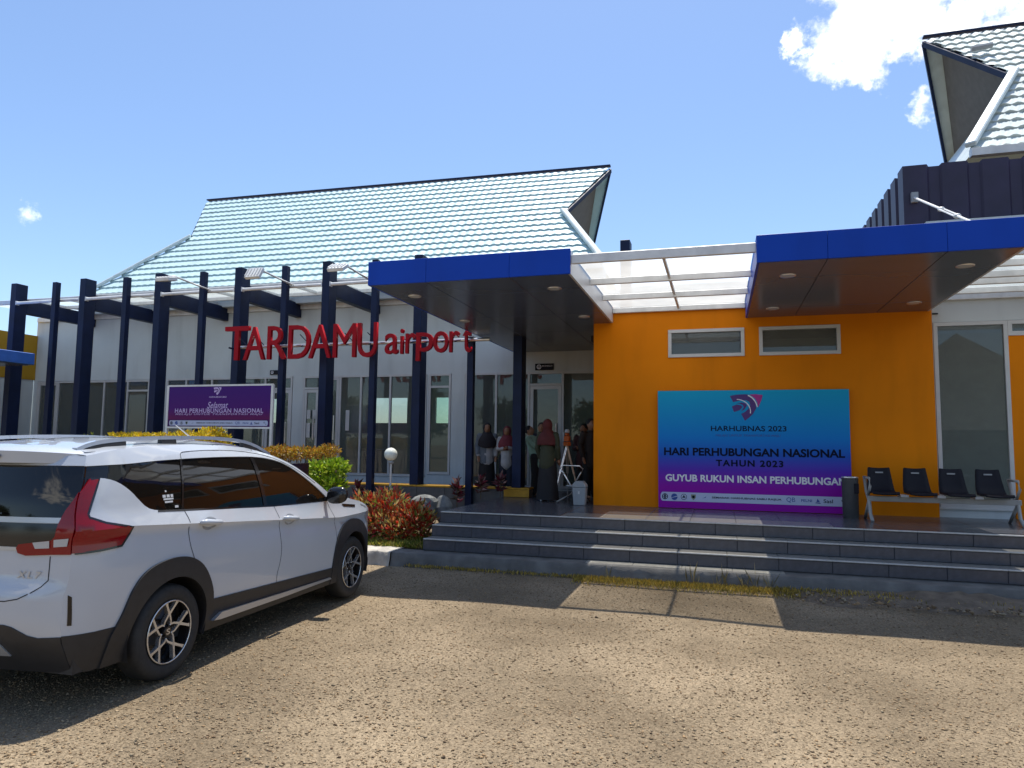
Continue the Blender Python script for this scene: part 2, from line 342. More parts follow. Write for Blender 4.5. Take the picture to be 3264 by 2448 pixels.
# loose stones (too many to count)
def stones(name, n, xr, yr, smin, smax, m, parent=None, wide=True, z0=0.0, pal=None, dens=None):
    y = yr[0]+(yr[1]-yr[0])*RNG.random(n)**1.25
    x = (-0.33*y) + (RNG.random(n)-0.5)*(1.75*y+1.2) if wide else xr[0]+(xr[1]-xr[0])*RNG.random(n)
    s = smin*(smax/smin)**(RNG.random(n)**2.6)
    base = np.array([[1, 0, 0], [-1, 0, 0], [0, 1, 0], [0, -1, 0], [0, 0, 1], [0, 0, -1]], float)
    P = base[None]*(0.7+0.6*RNG.random((n, 6, 1))) + 0.25*RNG.normal(size=(n, 6, 3))
    P *= (s[:, None, None]*np.stack([np.ones(n), 0.6+0.5*RNG.random(n), 0.45+0.3*RNG.random(n)], -1)[:, None])
    a = RNG.random(n)*6.283; ca, sa = np.cos(a), np.sin(a)
    X = P[..., 0]*ca[:, None]-P[..., 1]*sa[:, None]; Y = P[..., 0]*sa[:, None]+P[..., 1]*ca[:, None]
    V = np.stack([X+x[:, None], Y+y[:, None], P[..., 2]+(z0 if not wide else ground_z(x, y)[:, None])+s[:, None]*0.2], -1).reshape(-1, 3)
    f = np.array([[0, 2, 4], [2, 1, 4], [1, 3, 4], [3, 0, 4], [2, 0, 5], [1, 2, 5], [3, 1, 5], [0, 3, 5]])
    F = (f[None]+6*np.arange(n)[:, None, None]).reshape(-1, 3)
    pal = np.array(pal if pal is not None else [[1, .93, .8], [.85, .75, .62], [1.15, 1.1, 1.0], [.6, .5, .42], [1.0, .82, .62], [.9, .9, .86]])
    c = pal[RNG.integers(0, len(pal), n)]*(0.6+0.65*RNG.random((n, 1)))
    return npmesh(name, V, F, m, np.repeat(c, 6, 0), parent)
M['stone'] = mat('pebble', (0.288, 0.224, 0.147), 0.9, var=0.1, scale=40, attr=True)
o = stones('gravel', 150000, None, (1.6, 9.0), 0.003, 0.0125, M['stone']); tag(o, 'loose tan gravel scattered over the forecourt', 'gravel', kind='stuff')

o = stones('larger_gravel', 160, None, (1.8, 8.6), 0.010, 0.022, M['stone'], pal=[[.5, .45, .4], [1.1, 1.05, .95], [.35, .3, .27], [1.3, 1.25, 1.15]]); tag(o, 'scattered larger stones on the forecourt', 'gravel', kind='stuff')
# entrance steps: concrete core, tiles laid over it
st = MB()
st.box(-4.05, 9, 8.93, 9.25, 0, 0.145); st.box(-3.97, 9, 9.215, 9.55, 0, 0.31); st.box(-3.97, 9, 9.53, 9.85, 0, 0.47); st.box(-3.97, 9, 9.84, 13.3, 0, 0.63)
st.box(-24, 9, 13.28, YW-.01, 0, 0.63)
steps = st.build('entrance_steps', M['concrete']); tag(steps, kind='structure')
# rough concrete apron in front of the lowest step
def rough_slab(name, x0, x1, y0, y1, z1, m, parent, nx, amp=0.02):
    V = []; F = []
    for i in range(nx+1):
        x = x0+(x1-x0)*i/nx; j = amp*(math.sin(i*1.7)+math.sin(i*0.63+2)+random.uniform(-1, 1))*0.5
        V += [(x, y0-0.05+j, -0.05), (x, y0+j*0.6, z1*0.55), (x, y0+0.012+j*0.3, z1-0.008), (x, y0+0.03, z1+j*0.15), (x, y1, z1+j*0.1)]
    for i in range(nx):
        for k in range(4): a = i*5+k; F.append((a, a+5, a+6, a+1))
    b = MB(); b.add(V, F); return b.build(name, m, parent, smooth=True)
o = rough_slab('concrete_apron', -4.35, 9, 8.885, 9.23, 0.168, M['concrete'], None, 90); tag(o, kind='structure')
o = rough_slab('planter_kerb', -16, -4.36, 8.87, 9.35, 0.17, mat('pale_kerb', (0.42, 0.385, 0.33), 0.9, var=0.25, scale=6, bump=0.6, bscale=30, stain=0.3), None, 110, 0.05); tag(o, kind='structure')
# tiles (shared mesh per size)
TILES = {}
def tile(parent, x0, x1, y0, y1, z0, z1, m, name='tile'):
    k = (round(x1-x0, 3), round(y1-y0, 3), round(z1-z0, 3), m.name)
    if k not in TILES:
        b = MB(); b.box(-k[0]/2, k[0]/2, -k[1]/2, k[1]/2, -k[2]/2, k[2]/2); me = b.mesh('tile')
        bm = bmesh.new(); bm.from_mesh(me); bmesh.ops.bevel(bm, geom=bm.edges[:], offset=min(0.004, k[2]*.3, k[1]*.3), segments=1, affect='EDGES'); bm.to_mesh(me); bm.free()
        me.materials.append(m); TILES[k] = me
    o = bpy.data.objects.new(name, TILES[k]); o.location = ((x0+x1)/2, (y0+y1)/2, (z0+z1)/2); COL.objects.link(o); o.parent = parent
    if parent.location.length: o.matrix_parent_inverse = Matrix.Translation(-parent.location)
    return o
M['sunlit_tread'] = mat('sunlit_tread_tile', (0.20, 0.192, 0.175), 0.3, var=0.12, scale=14)  # lighter tile paints sunlit strips into the treads and front platform row
M['apron_tile'] = mat('apron_tile', (0.24, 0.23, 0.20), 0.6, var=0.2, scale=12)
NX = [-4.0+0.6*i for i in range(22)]
for lev, (yf, zt, dep) in enumerate([(9.19, 0.335, 0.31), (9.50, 0.495, 0.31), (9.81, 0.655, None)]):
    off = (0.13, 0.0, 0.27)[lev]
    for i in range(22):
        x0 = max(-4.0, NX[i]-off)+0.002; x1 = NX[i]+0.6-off-0.002
        if x1-x0 < 0.05: continue
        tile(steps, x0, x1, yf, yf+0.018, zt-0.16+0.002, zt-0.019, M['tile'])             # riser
        if dep: tile(steps, x0, x1, yf-0.012, yf+dep-0.002, zt-0.017, zt, M['sunlit_tread'])       # tread
        tile(steps, x0-0.001, x1+0.001, yf-0.018, yf+0.022, zt-0.014, zt+0.003, M['nosing'], 'nosing')
for i in range(22):
    x0 = NX[i]+0.002; x1 = NX[i]+0.598
    tile(steps, x0-0.07 if i else -4.0, x1-0.07, 8.965, 9.188, 0.15, 0.174, M['apron_tile']) if NX[i] > -1.95 and NX[i] < 0.3 else None
    for j in range(9):
        y0 = 9.798+0.6*j
        if y0 > 15: break
        if y0 > 12.1 and NX[i] > -2.2: continue
        tile(steps, x0, x1, y0+0.002, min(y0+0.598, YW-.02), ZP-0.017, ZP, M['sunlit_tread'] if j == 0 and -2.3 < NX[i] < .9 else M['tile'])  # front row lightened only in the sun patch between the canopies
cf = MB(); cf.box(-24, -4.002, 13.29, YW-.02, ZP-0.02, ZP); o = cf.build('corridor_floor', M['tile']); tag(o, kind='structure')
# side cheek of the steps
for yf, zt, y1 in [(9.19, .335, 9.5), (9.5, .495, 9.81), (9.81, .655, 12.9)]:
    tile(steps, -4.012, -3.999, yf+.003, y1-.003, 0.1, zt-0.002, M['tile'])
# planter soil
pl = MB(); n = 40
for i in range(n+1):
    x = -16+12*i/n
    for y, z in ((9.34, .165), (9.9, .22), (10.8, .30), (12.0, .34), (12.92, .34)): pl.v.append((x if i < n else -4.013, y, z+random.uniform(-.015, .015)))
pl.f = [(i*5+k, (i+1)*5+k, (i+1)*5+k+1, i*5+k+1) for i in range(n) for k in range(4)]
o = pl.build('planter_soil', mat('dry_soil', (0.13, 0.095, 0.055), 0.95, var=0.3, scale=9, bump=0.8, bscale=40), smooth=True); tag(o, kind='structure')

# low planter wall under the pillars
lw = empty('planter_wall', (-10, 12.95, 0), 'low dark tiled wall with yellow top running under the blue pillars', 'wall')
b = MB(); b.box(-24, -3.5, 12.945, 13.26, 0.0, 0.80); b.build('wall_core', M['concrete'], lw)
b = MB(); b.box(-24, -3.48, 12.921, 13.275, 0.80, 0.835); b.build('coping', M['yellowcap'], lw, bevel=0.006)
tile(lw, -3.985, -3.482, 12.923, 12.943, 0.66, 0.798, M['yellowcap'], 'end_panel')
for i in range(33):
    x1 = -4.0-0.6*i
    tile(lw, x1-0.597, x1-0.003, 12.924, 12.943, 0.02, 0.796, M['dado'])

# ================================================================== LEFT WING
def pane_set(parent, x0, x1, z0, z1, y, mull=(), transom=None, doors=(), name='window', fw=0.048, glassm=None, bot=True, dep=0.07):
    """framed glazing filling x0..x1, z0..z1 on a wall facing -Y; frame part with pane sub-parts"""
    b = MB(); yy0, yy1 = y-0.015, y-0.015+dep
    b.box(x0, x1, yy0, yy1, z1-fw, z1)
    b.box(x0, x1, yy0, yy1, z0, z0+fw*(1.2 if bot else .5))
    xs = [x0]+list(mull)+[x1]
    b.box(x0, x0+fw, yy0+.002, yy1, z0, z1); b.box(x1-fw, x1, yy0+.002, yy1, z0, z1)
    for mx in mull: b.box(mx-fw/2, mx+fw/2, yy0+.002, yy1, z0+.01, z1-.01)
    for (i, zt) in (transom or []):
        b.box(xs[i], xs[i+1], yy0+.004, yy1, zt-fw/2, zt+fw/2)
    fr = b.build(name, M['frame'], parent)
    for i in range(len(xs)-1):
        g = MB(); g.box(xs[i]+.02, xs[i+1]-.02, y+.02, y+.028, z0+.02, z1-.02)
        g.build('pane', glassm or M['pane'], fr)
    for i in doors:
        a0, a1 = xs[i]+fw/2+.01, xs[i+1]-fw/2-.01; zt = dict(transom or []).get(i, z1)-fw/2-.008
        d = MB(); s = .075
        d.box(a0, a0+s, y-.005, y+.045, z0+.03, zt); d.box(a1-s, a1, y-.005, y+.045, z0+.03, zt)
        d.box(a0, a1, y-.004, y+.044, zt-s, zt); d.box(a0, a1, y-.004, y+.044, z0+.03, z0+.03+s*1.6)
        d.build('door_leaf', M['frame'], fr)
        h = MB(); h.tube([(a1-s-.03, y-.045, z0+.85), (a1-s-.03, y-.045, z0+1.45)], .014, 8); h.build('handle', M['chrome'], fr)
    return fr
wing = empty('terminal_wing', (-9.5, YW, 0), 'long white terminal wing with pale green tiled roof behind the blue pillars', 'building')
# wall built as solid pieces round the openings
OPEN = [(-18.80, -14.80, .70, 3.30), (-14.25, -10.34, .70, 3.32), (-10.04, -6.66, .86, 3.32), (-6.62, -6.04, .93, 3.32), (-5.70, -2.06, .68, 3.32)]
b = MB(); x = -18.95
for (a, c, z0, z1) in OPEN:
    b.box(x, a, YW, YW+.2, .62, z1); b.box(a, c, YW+.001, YW+.2, .62, z0)
    x = c
b.box(x, -2.05, YW, YW+.2, .62, 3.32); b.box(-18.95, -2.05, YW+.0005, YW+.2, 3.30, 5.12)
b.build('wall', M['white'], wing)
b = MB(); b.box(-18.9, -3.9, YW-.06, YW-.001, 5.02, 5.14); b.build('wall_cornice', M['whitesteel'], wing)
# rooms behind the glazing
b = MB(); b.box(-18.9, -2.1, YW+3.6, YW+3.7, .6, 2.25); b.box(-18.9, -2.1, YW+3.6, YW+3.7, 3.0, 4.9); b.box(-5.9, -2.1, YW+3.601, YW+3.699, 2.25, 3.0)  # rear wall openings added to let sky light into the rooms
for k in range(7): b.box(-18.9+2.1*k-.45, -18.9+2.1*k+.45, YW+3.601, YW+3.699, 2.25, 3.0)
b.box(-18.95, -2.1, YW+.2, YW+3.7, 3.75, 3.8); b.box(-18.95, -18.9, YW+.2, YW+3.7, .6, 4.9); b.box(-2.15, -2.1, YW+.2, YW+3.7, .6, 4.9)
for xx in (-14.5, -10.2, -5.85): b.box(xx-.05, xx+.05, YW+.2, YW+3.6, .6, 3.75)
b.build('inner_wall', M['interior'], wing)
b = MB(); b.box(-18.9, -2.1, YW+.2, YW+3.6, .55, ZP-.01); b.build('inner_floor', M['tile'], wing)
pane_set(wing, -18.79, -14.81, .71, 3.29, YW, mull=(-18.0, -16.36, -15.55), transom=[(3, 3.0)], doors=(0,))
pane_set(wing, -14.24, -10.35, .71, 3.31, YW, mull=(-13.61, -12.79, -11.15), transom=[(0, 3.0), (1, 3.0), (2, 3.0), (3, 3.0)], doors=(3,))
pane_set(wing, -10.03, -6.67, .87, 3.31, YW, mull=(-9.55, -8.98, -8.41, -7.62), transom=[(0, 3.0)], doors=(0, 1))
pane_set(wing, -6.61, -6.05, .94, 3.31, YW, transom=[(0, 3.0)], glassm=M['frosted'])
pane_set(wing, -5.69, -2.07, .69, 3.31, YW, mull=(-4.93, -4.15, -3.36), transom=[(2, 3.02)], doors=(2,))
def slab(name, x0, x1, y0, y1, z0, z1, m, parent, bevel=0): b = MB(); b.box(x0, x1, y0, y1, z0, z1); return b.build(name, m, parent, bevel=bevel)
slab('brown_door', -15.48, -14.90, YW+.06, YW+.10, .75, 2.96, mat('brown_door', (0.16, 0.045, 0.03), .5), wing)
slab('window_notice', -15.3, -15.0, YW+.0, YW+.006, 1.15, 1.4, M['frame'], wing)
slab('white_door', -9.98, -9.60, YW+.05, YW+.09, .9, 2.94, mat('door_blue_white', (0.42, .52, .60), .5), wing)
for xx, zz, h in [(-9.84, 2.35, .22), (-9.68, 2.35, .22), (-9.84, 1.95, .36), (-9.68, 1.95, .36), (-8.75, 2.2, .5)]:
    slab('paper_notice', xx-.05, xx+.05, YW-.022, YW-.018, zz-h/2, zz+h/2, M['frame'], wing)
# furniture seen dimly inside
for (nm, x0, x1, y0, y1, z0, z1, c, lab) in [('counter_desk', -8.9, -8.35, 16.4, 17.1, ZP, 1.45, (.20, .05, .025), 'brown wooden desk inside behind the glass left of the globe lamp'),
      ('file_cabinet', -17.6, -17.2, 16.2, 16.7, ZP, 2.4, (.45, .5, .42), 'pale cabinet inside behind the glass near the leftmost pillars')]:
    e_ = empty(nm, ((x0+x1)/2, y0, ZP), lab, 'furniture')
    mm = mat(nm, c, .5); b = MB(); b.box(x0, x1, y0, y1, z0, z1); b.build('carcass', mm, e_, bevel=.01)
    b = MB(); b.box(x0-.03, x1+.03, y0-.03, y1+.03, z1+.001, z1+.035); b.build('top', mm, e_, bevel=.006)
    for k in range(2): b = MB(); zq = z0+.1+(z1-z0-.15)*k/2; b.box(x0+.03, x1-.03, y0-.015, y0-.001, zq, zq+(z1-z0)/2-.12); b.build('drawer_front', mm, e_, bevel=.004)

# --- tiled roofs: every course a wave-profiled strip
def roof(parent, P, xl, xr, rows, m, name='tile_course', per=0.21, lift=0.05, amp=0.011):
    """P(x,v) -> point, v 0 at eave .. 1 at ridge; xl(v), xr(v) outline"""
    nrm = (np.cross(np.array(P(1, .5))-np.array(P(0, .5)), np.array(P(0, .6))-np.array(P(0, .5)))); nrm /= np.linalg.norm(nrm)
    if nrm[2] < 0: nrm = -nrm
    for i in range(rows):
        v0, v1 = i/rows, (i+1)/rows+0.012
        a0, a1 = xl(v0), xr(v0); c0, c1 = xl(min(v1, 1)), xr(min(v1, 1))
        nx = max(8, int((max(a1, c1)-min(a0, c0))/0.041)); V = []; F = []
        for k in range(nx+1):
            s = k/nx
            for (v, lo, hi, off) in ((v0, a0, a1, -0.012), (v0, a0, a1, lift), ((v0+v1)/2, (a0+c0)/2, (a1+c1)/2, lift*.55), (min(v1, 1.0), c0, c1, 0.002)):
                x = lo+(hi-lo)*s; ph = 2*math.pi*x/per
                wv = amp*(math.sin(ph)+0.25*math.sin(2*ph+.6))*(1 if off != -0.012 else 0.6)
                V.append(np.array(P(x, v))+nrm*(off+wv))
        for k in range(nx):
            for q in range(3): a = k*4+q; F.append((a, a+4, a+5, a+1))
        b = MB(); b.add(V, F); o = b.build(name, m, parent)
        o.data.shade_smooth(); o.data.set_sharp_from_angle(angle=math.radians(50))
def pw(pts): return lambda v: float(np.interp(v, [p[0] for p in pts], [p[1] for p in pts]))
RA, RA2 = np.array((-2.79, 18.67, 9.32)), np.array((-16.45, 19.04, 9.69))
def ridge1(x): return RA2+(RA-RA2)*((x-RA2[0])/(RA[0]-RA2[0]))
def P1(x, v):
    r = ridge1(x); return (x, 15.0+(r[1]-15.0)*v, 5.65+(r[2]-5.65)*v)
def poly_obj(name, pts, faces, m, parent): b = MB(); b.add(pts, faces); return b.build(name, m, parent)
def thick(name, tri, n, t, m, parent):
    n = Vector(n).normalized()*t; a = [Vector(p) for p in tri]; k = len(a); b = MB()
    b.add(a+[p+n for p in a], [tuple(range(k)), tuple(range(2*k-1, k-1, -1))]+[(i, (i+1) % k, k+(i+1) % k, k+i) for i in range(k)]); return b.build(name, m, parent)
def roof_house(parent, P, xl, xr, rows, m, ridgeL, ridgeR, eave, vB, BL, BR, EL, ER, cap=True):
    rf = MB(); ye, ze = eave
    yr = (ridgeL[1]+ridgeR[1])/2
    def back(p): return (p[0], 2*yr-p[1], p[2])
    dn = 0.09
    def lo(p): return (p[0], p[1], p[2]-dn)
    e_l, e_r, b_l, b_r, a_l, a_r = EL, ER, BL, BR, tuple(ridgeL), tuple(ridgeR)
    # deck under the tiles, front and back, hip ends and gable walls
    rf.add([lo(p) for p in (e_l, e_r, b_r, a_r, a_l, b_l)], [(0, 1, 2, 3, 4, 5)])
    rf.add([lo(back(p)) for p in (e_l, e_r, b_r, b_l)]+[lo(a_r), lo(a_l)], [(3, 2, 1, 0), (5, 4, 2, 3)])
    rf.add([lo(p) for p in (e_l, b_l, back(b_l), back(e_l))], [(0, 1, 2, 3)]); rf.add([lo(p) for p in (e_r, b_r, back(b_r), back(e_r))], [(3, 2, 1, 0)])
    deck = rf.build('roof', m, parent)
    roof(deck, P, xl, xr, rows, m, amp=0.017 if m is M['rooftile2'] else 0.011)
    g = mat('gable_grey', (0.115, 0.108, 0.10), .8, var=.1)
    for (A, B, sgn) in ((a_l, b_l, 1), (a_r, b_r, -1)):
        ins = 0.16*sgn
        t = [(A[0]+ins*2.2, A[1], A[2]-.25), (B[0]+ins, B[1]+.15, B[2]-.12), (B[0]+ins, 2*yr-B[1]-.15, B[2]-.12)]
        thick('gable_wall', t, (sgn, 0, 0), .05, g, deck)
        bb = MB(); n0 = np.array((0, .7, -.7))
        for q in (B, back(B)):
            bb.bar(Vector(A)+Vector((0, 0, -.10)), Vector(q)+Vector((0, 0, -.06)), .11, .06, up=(1, 0, 0))
        bb.build('verge_board', M['navy'], deck)
    b = MB(); b.bar(Vector(a_l)+Vector((0, 0, .05)), Vector(a_r)+Vector((0, 0, .04)), .12, .04); b.build('ridge_cap', M['navy'], deck)
    for (B, E) in ((b_l, e_l), (b_r, e_r)):
        b = MB(); b.bar(Vector(B)+Vector((0, -.05, .08)), Vector(E)+Vector((0, -.05, .08)), .17, .09); b.build('hip_cap', mat('hip_cap', (.55, .62, .62), .35), deck, bevel=.02)
    b = MB(); b.box(e_l[0], e_r[0], ye-.1, ye+.02, ze-.12, ze+.005); b.build('gutter', M['whitesteel'], deck)
    return deck
roof_house(wing, P1, pw([(0, -16.85), (.53, -15.33), (1, -16.45)]), pw([(0, -2.4), (.505, -3.71), (1, -2.79)]), 18, M['rooftile'], RA2, RA, (15.0, 5.65), .52,
           (-15.33, 17.12, 7.77), (-3.71, 16.85, 7.50), (-16.85, 15.0, 5.65), (-2.4, 15.0, 5.65))
b = MB(); b.box(-16.9, -2.4, 15.02, 15.4, 5.13, 5.6); b.build('eave_wall', M['white'], wing)

# neighbouring wing at the far left with its ochre block
wing2 = empty('terminal_block', (-21, 13, 0), 'ochre walled terminal block at the far left edge behind the first pillar', 'building')
slab('wall', -26, -18.9, 11.9, 15.29, 3.34, 4.62, M['ochre'], wing2); slab('lower_wall', -26, -18.93, 11.93, 15.28, 0, 3.338, M['white'], wing2)
slab('door_recess', -21.5, -19.6, 11.86, 11.899, .66, 2.9, M['darkgrey'], wing2)
cn = empty('blue_canopy', (-17, 11, 3.4), 'lighter blue canopy edge crossing the first pillar at the far left', 'canopy')
slab('fascia', -26, -15.62, 9.0, 12.6, 3.41, 3.68, mat('pale_blue_panel', (0.05, .16, .52), .4), cn, bevel=.01)
slab('soffit', -25.9, -15.7, 9.1, 12.5, 3.385, 3.409, M['soffit'], cn)

# ================================================================== ENTRANCE BLOCK
blk = empty('entrance_block', (0.5, 11.9, ZP), 'orange walled entrance block with two small windows and dark corrugated parapet', 'building')
b = MB()
W1, W2 = (-.807, .412, 3.144, 3.612), (.637, 1.847, 3.144, 3.612)
b.box(-2.07, 3.13, 11.9, 12.1, .6, 3.144); b.box(-2.07, 3.13, 11.9, 12.1, 3.612, 4.0)
b.box(-2.07, W1[0], 11.9, 12.1, 3.144, 3.612); b.box(W1[1], W2[0], 11.9, 12.1, 3.144, 3.612); b.box(W2[1], 3.13, 11.9, 12.1, 3.144, 3.612)
b.build('wall', M['orange'], blk)
slab('side_wall', -2.068, -1.9, 12.1, 15.6, .6, 3.99, M['orange'], blk)
slab('flat_roof', -2.06, 3.1, 12.1, 19, 3.9, 3.98, M['concrete'], blk); slab('rear_wall', -2.05, 12, 17.2, 17.4, .6, 5.6, M['white'], blk)
slab('inner_floor', -1.9, 12, 12.2, 17.2, .5, .64, M['tile'], blk); slab('inner_wall', -1.85, 12, 14.9, 15.0, .64, 3.85, M['interior'], blk)
for W in (W1, W2):
    a, c, z0, z1 = W; f = .055; b = MB(); y0, y1 = 11.878, 11.96
    b.box(a, c, y0, y1, z1-f, z1); b.box(a, c, y0, y1, z0, z0+f); b.box(a, a+f, y0+.001, y1, z0+f, z1-f); b.box(c-f, c, y0+.001, y1, z0+f, z1-f)
    fr = b.build('window', M['frame'], blk, bevel=.003)
    slab('pane', a+.03, c-.03, 11.93, 11.936, z0+.03, z1-.03, M['pane'], fr)
# white wall at the right with tall window and orange door
b = MB(); b.box(3.131, 12, 12.0, 12.2, 3.605, 5.2); b.box(3.131, 3.165, 12.0, 12.2, .6, 3.605); b.box(3.165, 4.1, 12.0, 12.2, .6, .8); b.build('white_wall', M['white'], blk)
pane_set(blk, 3.167, 4.15, .80, 3.60, 12.0, fw=.055)
pane_set(blk, 4.152, 6.6, 3.37, 3.60, 12.0, mull=(5.35,), fw=.055)
pane_set(blk, 5.33, 6.6, .66, 3.369, 12.0, fw=.055)
slab('orange_door', 4.152, 5.325, 11.995, 12.05, .66, 3.368, M['orange'], blk); slab('sill', 3.14, 4.17, 11.975, 12.05, .775, .80, M['frame'], blk)
# small conduit and clip on the wall
slab('cable_clip', 3.16, 3.24, 11.985, 11.999, 3.73, 3.75, M['black'], blk); slab('wall_vent', -2.16, -2.075, 12.15, 12.3, 3.5, 3.6, M['black'], blk)
# corrugated parapet
def corrug(x0, x1, y0, y1, z0, z1, along, pitch=.515, dep=.13):
    L_ = (x1-x0) if along == 'x' else (y1-y0); n = int(L_/pitch)+1; prof = []
    for i in range(n):
        s = i*pitch
        prof += [(s, 0), (s+pitch*.62, 0), (s+pitch*.68, dep), (s+pitch*.94, dep)]
    prof = [p for p in prof if p[0] <= L_]+[(L_, 0)]
    V = []; F = []
    for (s, d) in prof:
        p = (x0+s, y0+d) if along == 'x' else (x0+d, y0+s)
        V += [(p[0], p[1], z0), (p[0], p[1], z1+(.0 if d == 0 else -.03))]
    for i in range(len(prof)-1): F.append((2*i, 2*i+2, 2*i+3, 2*i+1))
    b = MB(); b.add(V, F); return b
pf = corrug(2.88, 12, 12.22, 12.22, 4.05, 6.2, 'x', pitch=.56, dep=.035).build('parapet_front', M['darkmetal'], blk)
ps = corrug(2.88, 2.88, 12.22, 17, 4.05, 6.2, 'y', dep=.1).build('parapet_side', M['darkmetal'], blk)
slab('parapet_backing', 3.06, 12, 12.40, 12.46, 4.0, 6.1, M['darkmetal'], blk); slab('parapet_backing', 3.07, 3.12, 12.40, 17, 4.0, 6.1, M['darkmetal'], blk)
def P2(x, v): return (x, 12.6+4.33*v, 6.5+4.33*v)
roof_house(blk, P2, pw([(0, 3.95), (.52, 5.44), (1, 4.5)]), pw([(0, 14), (1, 14)]), 18, M['rooftile2'], np.array((4.5, 16.93, 10.83)), np.array((14, 16.93, 10.83)), (12.6, 6.5), .52,
           (5.44, 14.85, 8.75), (14, 14.85, 8.75), (3.95, 12.6, 6.5), (14, 12.6, 6.5))
b = MB(); b.tube([(5.05, 15.75, 9.85), (5.42, 15.72, 9.86)], .06, 8); b.build('loose_ridge_cap', M['grey'], blk)

# ================================================================== CANOPIES
def canopy(name, label, xs, ys, z0=3.77, z1=4.09, lamps=()):
    e_ = empty(name, ((xs[0]+xs[-1])/2, ys[0], z0), label, 'canopy', 'blue entrance canopies')
    x0, x1, y0, y1 = xs[0], xs[-1], ys[0], ys[-1]
    for i in range(len(xs)-1): slab('fascia_panel', xs[i]+.0015, xs[i+1]-.0015, y0, y0+.03, z0, z1, M['blue'], e_, bevel=.003)
    slab('side_panel', x0, x0+.03, y0+.032, y1, z0, z1, M['blue'], e_)
    slab('side_panel', x1-.03, x1, y0+.032, y1, z0, z1-.02, M['frame'], e_)
    slab('deck', x0+.031, x1-.031, y0+.031, y1, z0+.02, z1-.04, M['darkgrey'], e_)
    for i in range(len(xs)-1):
        for j in range(len(ys)-1):
            slab('soffit_panel', xs[i]+.004+(.027 if i == 0 else 0), xs[i+1]-.004-(.027 if i == len(xs)-2 else 0), ys[j]+.004+(.027 if j == 0 else 0), ys[j+1]-.004, z0-.001, z0+.015, M['soffit'], e_, bevel=.003)
    for (lx, ly) in lamps:
        b = MB(); b.lathe([(.0, -.004), (.075, -.004), (.085, -.012), (.095, -.008), (.097, .0)], (lx, ly, z0-.001), 20); dl = b.build('downlight', M['chrome'], e_, smooth=True)
        b = MB(); b.lathe([(0, 0), (.07, 0), (.07, -.004), (0, -.004)], (lx, ly, z0-.0055), 16); b.build('lens', M['frame'], dl)
    return e_
canL = canopy('blue_canopy', 'wide blue fascia canopy left of the orange wall, over the side entrance', [-4.51, -3.665, -2.524, -1.735], [8.295, 9.185, 10.9, 12.6, 14.3, YW-.005],
              lamps=[(-4.17, 9.07), (-2.11, 9.05), (-4.18, 11.15), (-2.11, 11.2)])
canR = canopy('blue_canopy', 'blue fascia canopy on the right above the orange wall and the seats', [.435, 1.185, 2.36, 3.10], [8.295, 9.14, 11.1, 11.895],
              lamps=[(.83, 9.03), (2.73, 9.01), (.80, 11.15), (2.72, 11.17)])
# stay rods of the right canopy
def stay(x, label):
    e_ = empty('stay_rod', (x, 12.2, 5.65), label, 'rod')
    p, q = Vector((x, 12.2, 5.66)), Vector((x, 8.95, 4.12)); d = (q-p)
    b = MB(); b.tube([p, p+d*.42], .018, 8); b.build('upper_rod', M['whitesteel'], e_)
    b = MB(); b.tube([p+d*.60, q], .018, 8); b.build('lower_rod', M['whitesteel'], e_)
    b = MB(); b.tube([p+d*.41+Vector((.03, 0, 0)), p+d*.61+Vector((.03, 0, 0))], .012, 6); b.tube([p+d*.41-Vector((.03, 0, 0)), p+d*.61-Vector((.03, 0, 0))], .012, 6)
    for f in (.41, .61): b.ellipsoid(p+d*f, (.05, .035, .035), 8, 6)
    b.build('turnbuckle', M['whitesteel'], e_)
    b = MB(); b.box(x-.05, x+.05, 12.16, 12.218, 5.58, 5.74); b.box(x-.05, x+.05, 8.88, 9.0, 4.085, 4.13); b.build('bracket', M['grey'], e_)
stay(3.03, 'white stay rod with turnbuckle tying the right canopy to the parapet')
# glass canopy between them
def glass_canopy(name, label, x0, x1, ybeams, z, rib, zrear=None, m=None, depth=.085, frontb=.11):
    e_ = empty(name, ((x0+x1)/2, ybeams[0], z), label, 'glass canopy')
    zz = lambda y: z if zrear is None else z+(zrear-z)*(y-ybeams[0])/(ybeams[-1]-ybeams[0])
    for i, y in enumerate(ybeams):
        dd = frontb if i == 0 else depth
        slab('beam', x0, x1, y-.03, y+.03, zz(y)-dd, zz(y), M['whitesteel'], e_, bevel=.004)
    for r in rib:
        b = MB(); b.bar((r, ybeams[0]+.03, zz(ybeams[0])-.03), (r, ybeams[-1]-.03, zz(ybeams[-1])-.03), .035, .05); b.build('rib', M['whitesteel'], e_)
    xs = [x0]+list(rib)+[x1]
    for i in range(len(xs)-1):
        for j in range(len(ybeams)-1):
            ya, yb = ybeams[j]-.03+.012, ybeams[j+1]-.03-.002
            b = MB(); b.add([(xs[i]+.012, ya, zz(ya)+.006), (xs[i+1]-.012, ya, zz(ya)+.006), (xs[i+1]-.012, yb, zz(yb)+.006), (xs[i]+.012, yb, zz(yb)+.006)], [(0, 1, 2, 3)])
            b.build('pane', m or M['poly'], e_)
    return e_
gc = glass_canopy('glass_canopy', 'white framed translucent canopy between the two blue canopies', -1.728, .43, [8.36, 9.66, 10.76, 11.86], 4.015, (-.63,))
gc2 = glass_canopy('glass_canopy', 'white framed translucent canopy at the right edge beyond the right canopy', 3.105, 7.5, [9.2, 9.86, 10.48, 10.9, 11.51, 11.96], 4.02, (4.6, 6.0), m=M['poly2'])
# glazed roof over the corridor at the left
gc3 = glass_canopy('glass_canopy', 'white framed translucent corridor roof behind the tops of the blue pillars', -18.8, -4.52, [13.32, 14.45, 15.24], 5.20, tuple(-16.9+1.1*i for i in range(12)), zrear=5.28, m=M['poly2'])

